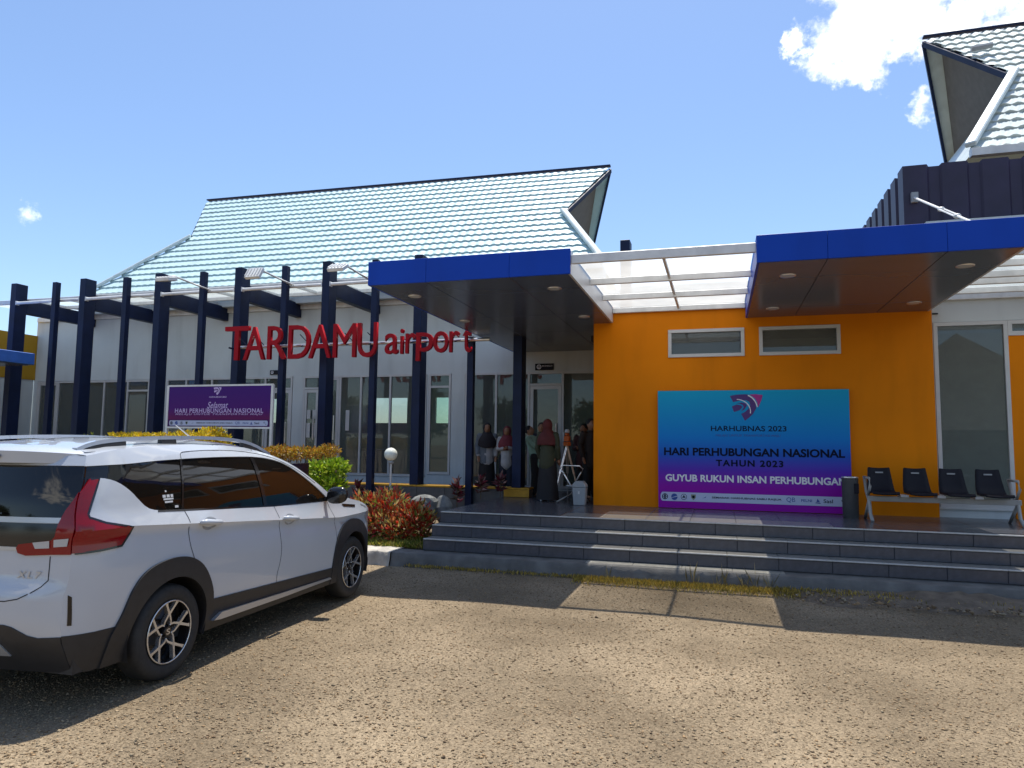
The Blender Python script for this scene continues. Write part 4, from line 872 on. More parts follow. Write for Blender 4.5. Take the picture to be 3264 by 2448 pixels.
bush('red_bush', 'low bed of red and orange leaved bushes between the car and the steps', [((-5.35, 10.05, .66), (.30, .30, .20)), ((-4.95, 9.98, .70), (.30, .32, .20)), ((-4.95, 9.75, .48), (.32, .25, .22)), ((-4.5, 9.9, .55), (.30, .3, .20)), ((-4.38, 9.85, .46), (.26, .25, .24)), ((-4.62, 9.7, .40), (.3, .22, .2)), ((-5.3, 9.85, .45), (.28, .25, .2))], 2900, .095, .036, REDP, (-4.85, 9.9, .22), up=.9)
def cordyline(x, y, z, h, label):
    e_ = empty('cordyline', (x, y, z), label, 'plant', 'small purple leaved plants along the low wall'); n = 46
    t = RNG.random(n); P = np.stack([x+RNG.normal(size=n)*.012, y+RNG.normal(size=n)*.012, z+h*(.30+.62*t)], -1); an = RNG.random(n)*6.283; el = .2+1.1*t**2
    Dn = np.stack([np.cos(an)*np.cos(el), np.sin(an)*np.cos(el), np.sin(el)], -1); leaves('foliage', P, Dn, .15, .042, LEAF, PUR, e_, bend=.5)
    b = MB(); b.tube([(x, y, z-.03), (x+.01, y, z+h*.85)], .009, 6); b.build('stem', mat('bark', (.09, .065, .04), .9), e_)
for (x, y, z, h, lab) in [(-6.85, 12.5, .34, .50, 'purple leaved plant left of the globe lamp pole'), (-6.35, 12.5, .34, .40, 'purple leaved plant just behind the globe lamp pole'), (-4.80, 12.55, .34, .64, 'purple leaved plant left of the thin post at the steps'),
                          (-4.34, 12.6, .655, .32, 'shorter purple plant right of the thin post at the steps'), (-3.95, 12.6, .655, .42, 'purple leaved plant nearest the thick pillar under the canopy')]: cordyline(x, y, z, h, lab)
# rocks
def rock(c, r, seed):
    rg = np.random.default_rng(seed); b = MB(); b.ellipsoid(c, r, 14, 10); V = np.array(b.v); d = (V-np.array(c))/np.array(r)
    k = rg.normal(size=(7, 3)); k /= np.linalg.norm(k, axis=1, keepdims=True); f = np.ones(len(V))
    for q in k: f = np.minimum(f, .78/np.maximum(.02, d@q)*1.0 if False else np.where(d@q > .72, .72/np.maximum(d@q, .01), 1))
    b.v = [tuple(p) for p in np.array(c)+d*f[:, None]*np.array(r)]; return b
rk = rock((-4.70, 10.8, .58), (.30, .22, .24), 3).build('garden_rock', mat('grey_rock', (.15, .155, .15), .85, var=.4, scale=9, bump=.8, bscale=25), smooth=False); tag(rk, 'large pale grey rock behind the red bushes', 'rock')
rk = rock((-4.42, 10.9, .55), (.18, .17, .26), 5).build('garden_rock', MATS['grey_rock']); tag(rk, 'smaller upright grey rock right of the large one behind the red bushes', 'rock')
# grass
def grass(name, pts, h, w_, pal, label):
    n = len(pts); d = RNG.normal(size=(n, 3))*.45; d[:, 2] = 1; o = leaves(name, pts, d, h, w_, LEAF, pal, bend=.3); tag(o, label, 'grass', kind='stuff')
n = 6000; gx = -4.05-RNG.random(n)**1.2*5; gy = 9.32+RNG.random(n)**1.5*.9; grass('grass', np.stack([gx, gy, .16+(gy-9.34)*.1], -1), .075, .010, [[.22, .26, .03], [.34, .30, .04], [.15, .2, .02], [.45, .36, .1]], 'short green yellow grass in the planter in front of the red bushes')
n = 5200; gx = -1.75+RNG.random(n)*2.6; gy = 8.86-np.abs(RNG.normal(size=n))*.17; gp = np.stack([gx, gy, np.zeros(n)], -1)
n2 = 900; gx = .6+RNG.random(n2)*3.0; gy = 8.84-np.abs(RNG.normal(size=n2))*.14; gp = np.concatenate([gp, np.stack([gx, gy, np.zeros(n2)+.03], -1)])
n2 = 700; gx = -1.7-RNG.random(n2)*2.4; gy = 8.86-np.abs(RNG.normal(size=n2))*.06; gp = np.concatenate([gp, np.stack([gx, gy, np.zeros(n2)], -1)])
grass('dry_grass', gp, .045, .008, [[.50, .34, .05], [.58, .42, .08], [.40, .28, .05], [.24, .2, .04]], 'dry yellow grass along the foot of the concrete apron')
for i, (x, h) in enumerate([(-.30, .25), (.02, .22), (.25, .18), (.36, .27), (-1.35, .15), (.55, .2), (-.02, .15)]):
    n = 6; P = np.tile((x, 8.84, 0), (n, 1))+RNG.normal(size=(n, 3))*np.array([.03, .02, 0]); d = RNG.normal(size=(n, 3))*.28; d[:, 2] = 1
    o = leaves('weed_stalk', P, d, h, .005, LEAF, [[.36, .30, .15], [.26, .22, .10]], bend=.12); tag(o, ['tallest but one dry weed at the apron, left of the grid shadow', 'dry weed just right of the grid shadow', 'short dry weed third from the right in the sunlit strip', 'tallest dry weed in the sunlit strip', 'lone low dry weed at the left end of the sunlit strip', 'rightmost dry weed of the sunlit strip', 'lowest dry weed beside the grid shadow'][i], 'weed', 'dry weeds at the foot of the apron')
# low dirt bank at the right foot of the steps
V = []; F = []; nx = 60
for i in range(nx+1):
    x = .55+8.4*i/nx; a_ = min(1, i/8)
    for (y, z) in ((8.25, -.03), (8.45, .02), (8.62, .06), (8.78, .085), (8.92, .10)): V.append((x, y+.05*math.sin(i*.9)+random.uniform(-.02, .02), a_*(z+random.uniform(-.018, .018)+.02*math.sin(i*.55))-(1-a_)*.03))
F = [(i*5+k, (i+1)*5+k, (i+1)*5+k+1, i*5+k+1) for i in range(nx) for k in range(4)]
b = MB(); b.add(V, F); o = b.build('dirt_bank', mat('dirt', (.15, .115, .08), .95, var=.3, scale=8, bump=.9, bscale=50), smooth=True); tag(o, kind='structure')
o = stones('rubble', 900, (.6, 5), (8.2, 8.85), .006, .035, M['stone'], wide=False, z0=.03); tag(o, 'dirt clods and rubble at the right foot of the steps', 'rubble', kind='stuff')

# ================================================================== PEOPLE
def remesh(b, voxel, name):
    me = b.mesh(name); o = bpy.data.objects.new(name, me); COL.objects.link(o)
    md = o.modifiers.new('r', 'REMESH'); md.mode = 'VOXEL'; md.voxel_size = voxel; sm = o.modifiers.new('s', 'SMOOTH'); sm.factor = .5; sm.iterations = 3
    dg = bpy.context.evaluated_depsgraph_get(); m2 = bpy.data.meshes.new_from_object(o.evaluated_get(dg)); bpy.data.objects.remove(o); m2.name = name; m2.shade_smooth(); return m2
def limb(b, pts, rad, n=10):
    P = [Vector(p) for p in pts]; Q = []; R_ = []
    for i in range(len(P)-1):
        for k in range(4): Q.append(P[i].lerp(P[i+1], k/4)); R_.append(rad[i]+(rad[i+1]-rad[i])*k/4)
    Q.append(P[-1]); R_.append(rad[-1]); b.tube(Q, R_, n)
    for p, r in zip(P, rad): b.ellipsoid(p, (r, r, r), 10, 7)
def person(label, loc, rot, H, top, low, scarf, lower='skirt', armL=None, armR=None, lean=0.0, shirt_open=None, bagc=None, bare=False):
    """H standing height; local frame: faces -Y, x to its left hand side of picture"""
    s = H/1.55; R3 = Matrix.Rotation(rot, 4, 'Z') @ Matrix.Rotation(lean, 4, 'X') if False else Matrix.Rotation(rot, 4, 'Z')
    e_ = empty('person', loc, label, 'person')
    def X(me):
        for v in me.vertices:
            p = v.co.copy()
            if lean:                     # bend forward at the hips
                hz = .82*s
                if p.z > hz:
                    k = min(1, (p.z-hz)/.15); a_ = lean*k; y, z = p.y, p.z-hz; p.y, p.z = y*math.cos(a_)-z*math.sin(a_), y*math.sin(a_)+z*math.cos(a_)+hz
            v.co = (R3 @ p)+Vector(loc)
        return me
    S = lambda p: tuple(q*s for q in p)
    sh, hipz, nz_ = 1.26, .80, 1.30
    aL = armL or [(-.17, 0, sh), (-.22, .02, 1.02), (-.20, -.07, .80)]; aR = armR or [(.17, 0, sh), (.22, .02, 1.02), (.20, -.07, .80)]
    b = MB()
    b.ellipsoid(S((0, -.01, 1.44)), S((.075, .092, .112)), 16, 12); b.ellipsoid(S((0, -.105, 1.43)), S((.014, .02, .022)), 8, 6); b.ellipsoid(S((0, -.088, 1.385)), S((.026, .012, .009)), 8, 6)
    for q in (-1, 1): b.ellipsoid(S((q*.078, .005, 1.44)), S((.012, .02, .03)), 8, 6); b.ellipsoid(S((q*.03, -.088, 1.455)), S((.014, .01, .009)), 8, 6)
    limb(b, [S((0, .01, 1.25)), S((0, .0, 1.38))], [.05*s, .048*s]); limb(b, [S((0, 0, .82)), S((0, 0, 1.05)), S((0, 0, 1.22))], [.125*s, .105*s, .12*s], 12)
    for q in (-1, 1):
        limb(b, [S((q*.08, 0, .80)), S((q*.08, -.01, .42)), S((q*.08, .02, .07))], [.085*s, .058*s, .038*s]); limb(b, [S((q*.08, .02, .035)), S((q*.085, -.13, .03))], [.034*s, .028*s])
    for A in (aL, aR):
        limb(b, [S(p) for p in A], [.048*s, .038*s, .026*s]); d = (Vector(A[2])-Vector(A[1])).normalized(); w0 = Vector(A[2]); side = d.cross(Vector((0, 0, 1))); side = side.normalized() if side.length > .1 else Vector((1, 0, 0))
        b.ellipsoid(S(w0+d*.045), S((.032, .032, .042)), 10, 7)
        for k, lf in enumerate((.052, .062, .066, .058)): f0 = w0+d*.07+side*(-.024+.016*k); limb(b, [S(f0), S(f0+d*lf*.6+Vector((0, -.006, 0))), S(f0+d*lf+Vector((0, -.014, 0)))], [.0085*s, .008*s, .0065*s], 6)
        t0 = w0+d*.03-side*.03; limb(b, [S(t0), S(t0+d*.03-side*.02)], [.009*s, .008*s], 6)
    put(X(remesh(b, .009*s, 'body')), 'body', M['skin'], e_)
    # upper garment
    b = MB(); limb(b, [S((0, .0, .68)), S((0, .0, .85)), S((0, 0, 1.05)), S((0, .0, 1.20)), S((0, .0, 1.28))], [.165*s, .16*s, .135*s, .14*s, .08*s], 16)
    for A in (aL, aR): limb(b, [S((A[0][0]*.6, 0, 1.24)), S(A[0]), S(A[1]), S(Vector(A[1]).lerp(Vector(A[2]), .85))], [.075*s, .068*s, .058*s, .046*s])
    put(X(remesh(b, .013*s, 'top')), 'top', top, e_)
    if lower == 'skirt':
        b = MB(); V = []; F = []; n = 24; pr = [(.86, .14), (.74, .165), (.5, .185), (.25, .205), (.03, .225)]
        for z, r in pr:
            for k in range(n): a_ = 6.2832*k/n; rr = r*(1+.05*math.sin(6*a_)*(1-z)); V.append(S((rr*math.cos(a_), rr*.82*math.sin(a_), z)))
        for i in range(len(pr)-1):
            for k in range(n): F.append((i*n+k, (i+1)*n+k, (i+1)*n+(k+1) % n, i*n+(k+1) % n))
        b.add(V, F); me = b.mesh('skirt', True); put(X(me), 'skirt', low, e_)
    else:
        b = MB()
        for q in (-1, 1): limb(b, [S((q*.075, 0, .84)), S((q*.085, -.01, .45)), S((q*.085, .02, .08))], [.115*s, .09*s, .075*s], 12)
        put(X(remesh(b, .013*s, 'trousers')), 'trousers', low, e_)
    if not bare:
        b = MB(); b.ellipsoid(S((0, .022, 1.455)), S((.098, .105, .128)), 18, 12)
        limb(b, [S((0, .02, 1.36)), S((0, .01, 1.28))], [.09*s, .125*s], 16); V = []; F = []; n = 24; pr = [(1.36, .09, .0), (1.28, .17, .0), (1.18, .215, -.005), (1.07, .22, -.01)]
        for z, r, oy in pr:
            for k in range(n): a_ = 6.2832*k/n; fr = .18*max(0, -math.sin(a_)); V.append(S((r*math.cos(a_), oy+r*.88*math.sin(a_), z-fr*(1.36-z)*1.6)))
        for i in range(3):
            for k in range(n): F.append((i*n+k, (i+1)*n+k, (i+1)*n+(k+1) % n, i*n+(k+1) % n))
        F.append(tuple(range(n))); F.append(tuple(reversed(range(3*n, 4*n)))); b.add(V, F)
        me = remesh(b, .012*s, 'headscarf')
        bm = bmesh.new(); bm.from_mesh(me)   # face opening
        bmesh.ops.delete(bm, geom=[f for f in bm.faces if (f.calc_center_median().y < -.045*s and abs(f.calc_center_median().x) < .058*s and 1.355*s < f.calc_center_median().z < 1.525*s)], context='FACES'); bm.to_mesh(me); bm.free()
        put(X(me), 'headscarf', scarf, e_)
    else:
        b = MB(); b.ellipsoid(S((0, .018, 1.475)), S((.085, .095, .10)), 16, 10); put(X(b.mesh('hair', True)), 'hair', scarf, e_)
    if shirt_open:
        b = MB(); limb(b, [S((0, .015, .70)), S((0, .015, .9)), S((0, .02, 1.22))], [.185*s, .17*s, .16*s], 16)
        for A in (aL, aR): limb(b, [S((A[0][0]*.7, .01, 1.24)), S(A[0]), S(A[1]), S(Vector(A[1]).lerp(Vector(A[2]), .7))], [.085*s, .078*s, .07*s, .06*s])
        me = remesh(b, .014*s, 'overshirt'); bm = bmesh.new(); bm.from_mesh(me)
        bmesh.ops.delete(bm, geom=[f for f in bm.faces if f.calc_center_median().y < -.03*s and -.02*s < f.calc_center_median().x < .30*s and f.calc_center_median().z < 1.22*s], context='FACES'); bm.to_mesh(me); bm.free()
        put(X(me), 'overshirt', shirt_open, e_)
    if bagc:
        b = MB(); b.ellipsoid(S((.10, -.22, .72)), S((.13, .06, .17)), 14, 10); b.tube([S((.02, -.2, .85)), S((.06, -.16, 1.05)), S((.13, -.05, 1.28))], .008*s, 6); put(X(b.mesh('bag', True)), 'bag', bagc, e_)
    return e_
C_ = lambda n, c, r=.8: mat(n, c, r, var=.12, scale=12, bump=.15, bscale=60)
BLK = C_('black_cloth', (.012, .011, .013)); MAR = C_('maroon_cloth', (.14, .012, .03)); WHT = C_('white_cloth', (.40, .40, .42)); DEN = C_('grey_check', (.13, .15, .18)); OLV = C_('olive_cloth', (.04, .042, .02))
PNK = C_('rose_cloth', (.17, .024, .035)); NVY = C_('navy_cloth', (.015, .018, .035)); GRN = C_('mint_cloth', (.27, .42, .33)); RST = C_('rust_scarf', (.09, .012, .011)); DKR = C_('dark_red_cloth', (.05, .012, .012)); BRN = C_('brown_cloth', (.03, .02, .016))
fold = [[(-.17, 0, 1.26), (-.21, -.02, 1.03), (-.04, -.20, 1.04)], [(.17, 0, 1.26), (.21, -.02, 1.03), (.05, -.20, 1.06)]]
person('person in grey open shirt, black headscarf and long black skirt behind the thin post', (-4.78, 14.25, ZP), .35, 1.44, WHT, BLK, C_('black_scarf', (.016, .012, .016)), 'skirt', shirt_open=DEN)
person('person in rose headscarf and white top with folded hands left of the thick pillar', (-4.32, 14.2, ZP), .15, 1.37, WHT, NVY, PNK, 'trousers', armL=fold[0], armR=fold[1])
person('person in mint green shirt bending forward right of the thick pillar', (-3.50, 13.55, ZP), 1.35, 1.40, GRN, BLK, BLK, 'trousers', armL=[(-.17, 0, 1.26), (-.2, -.12, 1.06), (-.12, -.34, .98)], armR=[(.17, 0, 1.26), (.2, -.10, 1.05), (.14, -.32, .96)], lean=-.30, bare=True, bagc=GRN)
person('dark haired person in dark clothes behind the bending mint green shirted person', (-3.62, 14.4, ZP), .2, 1.46, NVY, BLK, BLK, 'trousers', bare=True)
person('person in olive tunic, rust headscarf and wide black skirt nearest the steps, seen from behind', (-2.985, 12.36, ZP), 2.9, 1.45, OLV, BLK, RST, 'skirt')
person('dark red shirted person in the shade behind the survey tripod', (-2.62, 13.9, ZP), -.3, 1.42, DKR, BLK, BLK, 'trousers', bare=True, armL=fold[0], armR=fold[1])
person('brown shirted person half hidden at the corner of the orange wall', (-2.36, 13.3, ZP), .6, 1.50, BRN, BLK, BLK, 'trousers', bare=True)
rod = empty('survey_staff', (-3.17, 12.7, ZP), 'white survey staff held upright behind the olive tunic person', 'staff')
b = MB(); b.box(-3.19, -3.155, 12.62, 12.64, ZP, 1.86); b.v = [(x+.06*(z-ZP), y, z) for x, y, z in b.v]; b.build('blade', M['frame'], rod); b = MB(); b.box(-3.192, -3.153, 12.618, 12.642, ZP, ZP+.03); b.build('shoe', M['chrome'], rod)

# ================================================================== BEHIND THE CAMERA (seen in the window reflections)
pv = empty('thatched_pavilion', (9.7, -9, 0), 'thatched roof pavilion standing across the forecourt, seen only in reflections', 'pavilion')
b = MB(); b.add([(4.7, -13, 2.4), (14.7, -13, 2.4), (14.7, -6, 2.4), (4.7, -6, 2.4), (9.7, -9.5, 6.6)], [(0, 1, 4), (1, 2, 4), (2, 3, 4), (3, 0, 4), (3, 2, 1, 0)]); b.build('roof', mat('thatch', (.10, .095, .085), .95, var=.4, scale=6, bump=.8, bscale=20), pv)
for x, y in ((5.5, -6.6), (13.9, -6.6), (5.5, -12.4), (13.9, -12.4)): b = MB(); b.tube([(x, y, 0), (x, y, 2.6)], .12, 8); b.build('post', M['darkgrey'], pv)
slab('rear_panel', 5.5, 13.9, -12.5, -12.3, 0, 2.5, mat('panel_brown', (.12, .08, .05), .8), pv)
def tree(label, x, y, h, r):
    e_ = empty('tree', (x, y, 0), label, 'tree', 'trees across the forecourt, seen only in reflections'); bl = [((x+random.uniform(-.5, .5)*r, y+random.uniform(-.5, .5)*r, h*(.55+.4*random.random())), (r*.6, r*.6, r*.45)) for _ in range(6)]
    P = []; Dn = []
    for c, rr in bl: p, d = blob_points(420, c, rr, .3); P.append(p); Dn.append(d+RNG.normal(size=d.shape)*.5)
    leaves('crown', np.concatenate(P), np.concatenate(Dn), .42, .2, LEAF, [[.06, .10, .02], [.10, .14, .03], [.04, .07, .02]], e_)
    b = MB(); b.tube([(x, y, -.1), (x+.1, y, h*.4), (x-.1, y+.1, h*.75)], [.18, .13, .05], 8)
    for k in range(4): c = bl[k][0]; b.tube([(x+.1, y, h*.35), c], [.08, .02], 6)
    b.build('trunk', mat('bark', (.09, .065, .04), .9), e_)
for i, (x, y, h, r) in enumerate([(-40, -38, 6, 3), (-32, -42, 7, 3.4), (-22, -40, 5.5, 3), (-13, -44, 6, 3.2), (-4, -40, 5, 2.8), (30, -40, 6, 3), (22, -42, 5, 2.4), (40, -36, 6, 3), (50, -42, 8, 4), (-52, -40, 8, 4)]): tree('%s leafy tree across the forecourt, seen only in reflections' % ['second outermost left', 'tall left', 'left middle', 'inner left', 'small middle', 'inner right', 'small right', 'right', 'outermost right', 'outermost left'][i], x, y, h, r)
# ================================================================== CAR
CH = Vector((-.0395, .99922, 0)).normalized(); CR = Vector((CH.y, -CH.x, 0)); CO = Vector((-3.7214, 4.1553, 0))-CR*.87
def CW(u, w_, z): p = CO+CH*u+CR*w_; return (p.x, p.y, z)
car = empty('parked_car', (CO.x, CO.y, 0), 'white seven seat crossover car with black cladding parked facing the building', 'car')
def pmat(name, col, rough=.25, coat=1.0, metal=0., spec=.5): return mat(name, col, rough, metal, var=.015, scale=3, coat=coat, spec=spec)
CP = pmat('car_paint', (.47, .50, .54), .30); CB = mat('cladding', (.020, .020, .022), .5, var=.15, scale=20, bump=.08, bscale=200); CG = mat('tinted_glass', (.007, .006, .005), .03, var=.02, spec=.5)
CT = pmat('lamp_red', (.22, .0008, .004), .12, .25, spec=.4); CGAP = mat('panel_gap', (.01, .01, .012), .8, var=.02); CS = mat('satin_silver', (.50, .50, .50), .32, .6, var=.04); CPB = mat('piano_black', (.012, .011, .011), .15, var=.03, spec=.6); CL = mat('clear_lens', (.45, .46, .48), .15, .3, var=.05)
ip = lambda x, X, Y: float(np.interp(x, X, Y))
def zcrease(u): return .895+(2.3-u)*.0775
def prof(u, z):
    zc = zcrease(min(max(u, -.4), 2.4)); s_ = z-zc; zb = zc+.105
    if s_ >= 0:
        if z <= zb: return .886-.40*s_
        return ip(z-zb, [0, .1, .2, .3, .38, .42, .46, .50], [.844, .822, .794, .758, .722, .700, .668, .62])
    return ip(s_, [-.9, -.75, -.6, -.5, -.38, -.24, -.14, -.085, -.045, -.015, 0], [.80, .842, .868, .878, .884, .887, .881, .874, .870, .878, .886])
def taper(u): return ip(u, [-.84, -.80, -.76, -.70, -.62, -.52, -.38, -.1, 2.55, 2.9, 3.1, 3.25, 3.34, 3.38], [.80, .862, .90, .938, .962, .978, .991, 1, 1, .982, .95, .90, .85, .80])
def SW(u, z): return taper(u)*prof(u, z)
UC = lambda z: ip(z, [.25, .35, .45, .55, .72, .80, 1.0, 1.1, 1.2, 1.3, 1.4, 1.5, 1.56], [-.70, -.75, -.785, -.80, -.80, -.785, -.775, -.77, -.755, -.735, -.70, -.665, -.64])
ZT = lambda u: ip(u, [-.66, -.4, 0, .4, .8, 1.1, 1.3, 1.5, 1.66, 1.8, 1.95, 2.1, 2.24, 2.36, 2.5, 2.75, 2.95, 3.15, 3.28, 3.36], [1.56, 1.602, 1.628, 1.636, 1.63, 1.61, 1.58, 1.53, 1.475, 1.415, 1.335, 1.25, 1.165, 1.09, 1.06, 1.045, 1.015, .962, .89, .80])
def dense(P, d=.03, closed=True):
    out_ = []; n = len(P)
    for i in range(n if closed else n-1):
        a_, b_ = Vector(P[i]), Vector(P[(i+1) % n]); k = max(1, int((b_-a_).length/d)); out_ += [tuple(a_.lerp(b_, j/k)) for j in range(k)]
    if not closed: out_.append(tuple(P[-1]))
    return out_
def smoothc(P, it=2):
    for _ in range(it):
        Q = [P[0]]
        for a_, b_ in zip(P[:-1], P[1:]): Q += [(.75*a_[0]+.25*b_[0], .75*a_[1]+.25*b_[1]), (.25*a_[0]+.75*b_[0], .25*a_[1]+.75*b_[1])]
        P = Q+[P[-1]]
    return P
def inside(p, poly):
    x, y = p; c = False; j = len(poly)-1
    for i in range(len(poly)):
        xi, yi = poly[i]; xj, yj = poly[j]
        if (yi > y) != (yj > y) and x < (xj-xi)*(y-yi)/(yj-yi)+xi: c = not c
        j = i
    return c
REAR_ARCH = smoothc([(.452, .20), (.441, .459), (.393, .601), (.299, .736), (.194, .805), (.081, .838), (-.062, .845), (-.211, .82), (-.318, .766), (-.386, .687), (-.422, .604), (-.446, .542), (-.484, .473), (-.52, .40), (-.54, .20)])
FRONT_ARCH = smoothc([(2.25, .20), (2.269, .389), (2.29, .52), (2.345, .692), (2.484, .815), (2.723, .852), (2.94, .805), (3.09, .69), (3.171, .549), (3.2, .385), (3.21, .20)])
circ = lambda u0, r: [(u0+r*math.cos(t), .33+r*math.sin(t)) for t in np.linspace(-.36, math.pi+.36, 44)]
RH, FH = circ(0, .372)+[(-.40, .10), (.40, .10)], circ(2.74, .372)+[(2.34, .10), (3.14, .10)]
DLO_B = smoothc([(2.24, 1.075), (1.75, 1.082), (1.265, 1.10), (.7, 1.13), (.124, 1.163), (-.16, 1.18), (-.25, 1.205), (-.32, 1.271), (-.36, 1.315), (-.428, 1.371), (-.496, 1.405), (-.576, 1.422), (-.70, 1.43)], 1)
DLO_T = smoothc([(-.69, 1.497), (-.543, 1.501), (-.35, 1.505), (-.103, 1.52), (.18, 1.529), (.53, 1.536), (.9, 1.536), (1.118, 1.532), (1.33, 1.518), (1.518, 1.485), (1.65, 1.44), (1.777, 1.38), (1.93, 1.295), (2.063, 1.212), (2.17, 1.14), (2.24, 1.085)], 1)
DLO = DLO_B+DLO_T
TAIL_S = [(-.598, 1.418), (-.624, 1.37), (-.662, 1.29), (-.698, 1.205), (-.693, 1.184), (-.604, 1.145), (-.415, 1.098), (-.425, 1.06), (-.488, .988), (-.635, .977), (-.793, .974), (-.90, .97), (-.90, 1.337), (-.721, 1.337), (-.688, 1.378), (-.655, 1.418)]
CORNER = [(-.90, 1.337), (-.721, 1.337), (-.688, 1.378), (-.655, 1.418), (-.598, 1.418), (-.55, 1.43), (-.90, 1.45)]
TAIL_R = [(.752, 1.337), (.737, 1.294), (.719, 1.257), (.704, 1.23), (.692, 1.193), (.679, 1.15), (.674, 1.114), (.668, 1.071), (.65, 1.05), (.44, 1.022), (.425, 1.0), (.44, .97), (.495, .956), (.65, .965), (.95, .972), (.95, 1.337)]
SLOT_S = [(-.783, .728), (-.766, .714), (-.754, .543), (-.773, .545)]
RDOOR = [(.10, 1.165), (.132, 1.086), (.123, 1.03), (.14, .914), (.19, .805), (.45, .42), (1.30, .36), (1.277, .5), (1.311, .572), (1.34, .691), (1.31, .851), (1.29, .993), (1.251, 1.101), (1.15, 1.12), (1.13, 1.575), (.6, 1.595), (.25, 1.585), (.19, 1.55)]
FDOOR = [(1.30, .36), (2.275, .36), (2.346, .511), (2.341, .728), (2.289, .896), (2.21, 1.06), (2.26, 1.085), (2.1, 1.215), (1.8, 1.385), (1.6, 1.48), (1.4, 1.535), (1.13, 1.575), (1.15, 1.12), (1.251, 1.101), (1.29, .993), (1.31, .851), (1.34, .691), (1.311, .572), (1.277, .5)]
ROCK = [(.43, .462), (2.275, .392), (2.30, .20), (.40, .20)]
LOWB = [(-.46, .475), (-.62, .478), (-.9, .49), (-.9, .1), (-.3, .1), (-.3, .3)]
rear_edge = [(UC(z), z) for z in np.linspace(.25, 1.56, 30)]
top_edge = [(u, ZT(u)) for u in np.linspace(-.64, 3.36, 70)]
OUT_S = rear_edge+top_edge+[(3.38, .7), (3.38, .5), (3.36, .35), (3.30, .27), (3.1, .23), (-.6, .23)]
def tessellate(outline, polys, lines, step, bbox):
    V = []; E_ = []
    def addc(P, closed):
        n0 = len(V); V.extend(Vector(p) for p in P); n = len(P); E_.extend((n0+i, n0+(i+1) % n) for i in range(n if closed else n-1))
    addc(dense(outline, step*.6), True)
    for p in polys: addc(dense(p, step*.6), True)
    for p in lines: addc(dense(p, step*.6, False), False)
    x0, x1, y0, y1 = bbox; j = 0; y = y0
    while y < y1:
        x = x0+(step/2 if j % 2 else 0)
        while x < x1: V.append(Vector((x, y))); x += step
        y += step*.8; j += 1
    r = geometry.delaunay_2d_cdt(V, E_, [], 0, 1e-5); return [tuple(v) for v in r[0]], r[2]
def lift(verts, faces, fn, offs, mirror=True):
    """fn(a,b)->(u,w,z); returns MB with skirt round the open boundary"""
    out_ = []
    for sgn in ((1, -1) if mirror else (1,)):
        idx = {}; b = MB(); P = []
        def nrm(p, h=.004):
            a_ = Vector(fn(p[0]+h, p[1]))-Vector(fn(p[0]-h, p[1])); c_ = Vector(fn(p[0], p[1]+h))-Vector(fn(p[0], p[1]-h)); n_ = a_.cross(c_)
            return n_.normalized() if n_.length > 1e-12 else Vector((0, 1, 0))
        cnt = {}
        for f in faces:
            for i in range(3): e = (f[i], f[(i+1) % 3]); k = tuple(sorted(e)); cnt[k] = cnt.get(k, 0)+1
            for i in f:
                if i not in idx:
                    idx[i] = len(P); n_ = nrm(verts[i]); q = Vector(fn(*verts[i]))
                    if n_.dot(OUTDIR) < 0: n_ = -n_
                    P.append((q+n_*offs, n_))
        W_ = lambda q: CW(q.x, sgn*q.y, q.z)
        b.add([W_(q) for q, _ in P], [tuple(idx[i] for i in f) for f in faces])
        bd = [k for k, c_ in cnt.items() if c_ == 1]; n0 = len(b.v); bi = {}
        for k in bd:
            for i in k:
                if i not in bi: bi[i] = len(b.v); q, n_ = P[idx[i]]; b.v.append(W_(q-n_*.022))
        b.f += [(idx[k[0]], idx[k[1]], bi[k[1]], bi[k[0]]) for k in bd]
        out_.append(b)
    return out_
def panel(name, bs, m, parent=car, smooth=True):
    r = []
    for b in bs: r.append(b.build(name, m, parent, smooth=smooth, auto=35))
    return r
# ---- side
OUTDIR = Vector((0, 1, 0))
sv, sf = tessellate(OUT_S, [RH, FH, DLO, TAIL_S, REAR_ARCH, FRONT_ARCH, RDOOR, FDOOR, ROCK, LOWB, CORNER, SLOT_S], [[(.185, 1.53), (.09, 1.165)], [(1.116, 1.53), (1.135, 1.108)], [(-1, zcrease(-.4)), (-.4, zcrease(-.4)), (2.4, zcrease(2.4)), (3.4, zcrease(2.4))]], .055, (-.8, 3.4, .22, 1.66))
REG = {}
for f in sf:
    c = (sum(sv[i][0] for i in f)/3, sum(sv[i][1] for i in f)/3)
    if not inside(c, OUT_S) or inside(c, RH) or inside(c, FH): continue
    if inside(c, TAIL_S): k = 'tail'
    elif inside(c, CORNER): k = 'q_glass'
    elif inside(c, SLOT_S): k = 'slot'
    elif inside(c, DLO): k = 'q_glass' if c[0] < .09+(c[1]-1.165)*.26 else ('r_glass' if c[0] < 1.127 else 'f_glass')
    elif inside(c, REAR_ARCH): k = 'arch_r'
    elif inside(c, FRONT_ARCH): k = 'arch_f'
    elif inside(c, ROCK): k = 'rocker'
    elif inside(c, LOWB): k = 'lowb'
    elif inside(c, RDOOR): k = 'rdoor'
    elif inside(c, FDOOR): k = 'fdoor'
    elif c[0] > 2.2 and c[1] < 1.12: k = 'fender'
    else: k = 'quarter'
    REG.setdefault(k, []).append(f)
sfn = lambda u, z: (u, SW(u, z), z)
body = []
qp = panel('quarter_panel', lift(sv, REG['quarter'], sfn, 0), CP)
fp = panel('front_fender', lift(sv, REG['fender'], sfn, 0), CP)
rd = panel('rear_door', lift(sv, REG['rdoor'], sfn, .0005), CP); fd = panel('front_door', lift(sv, REG['fdoor'], sfn, .0005), CP)
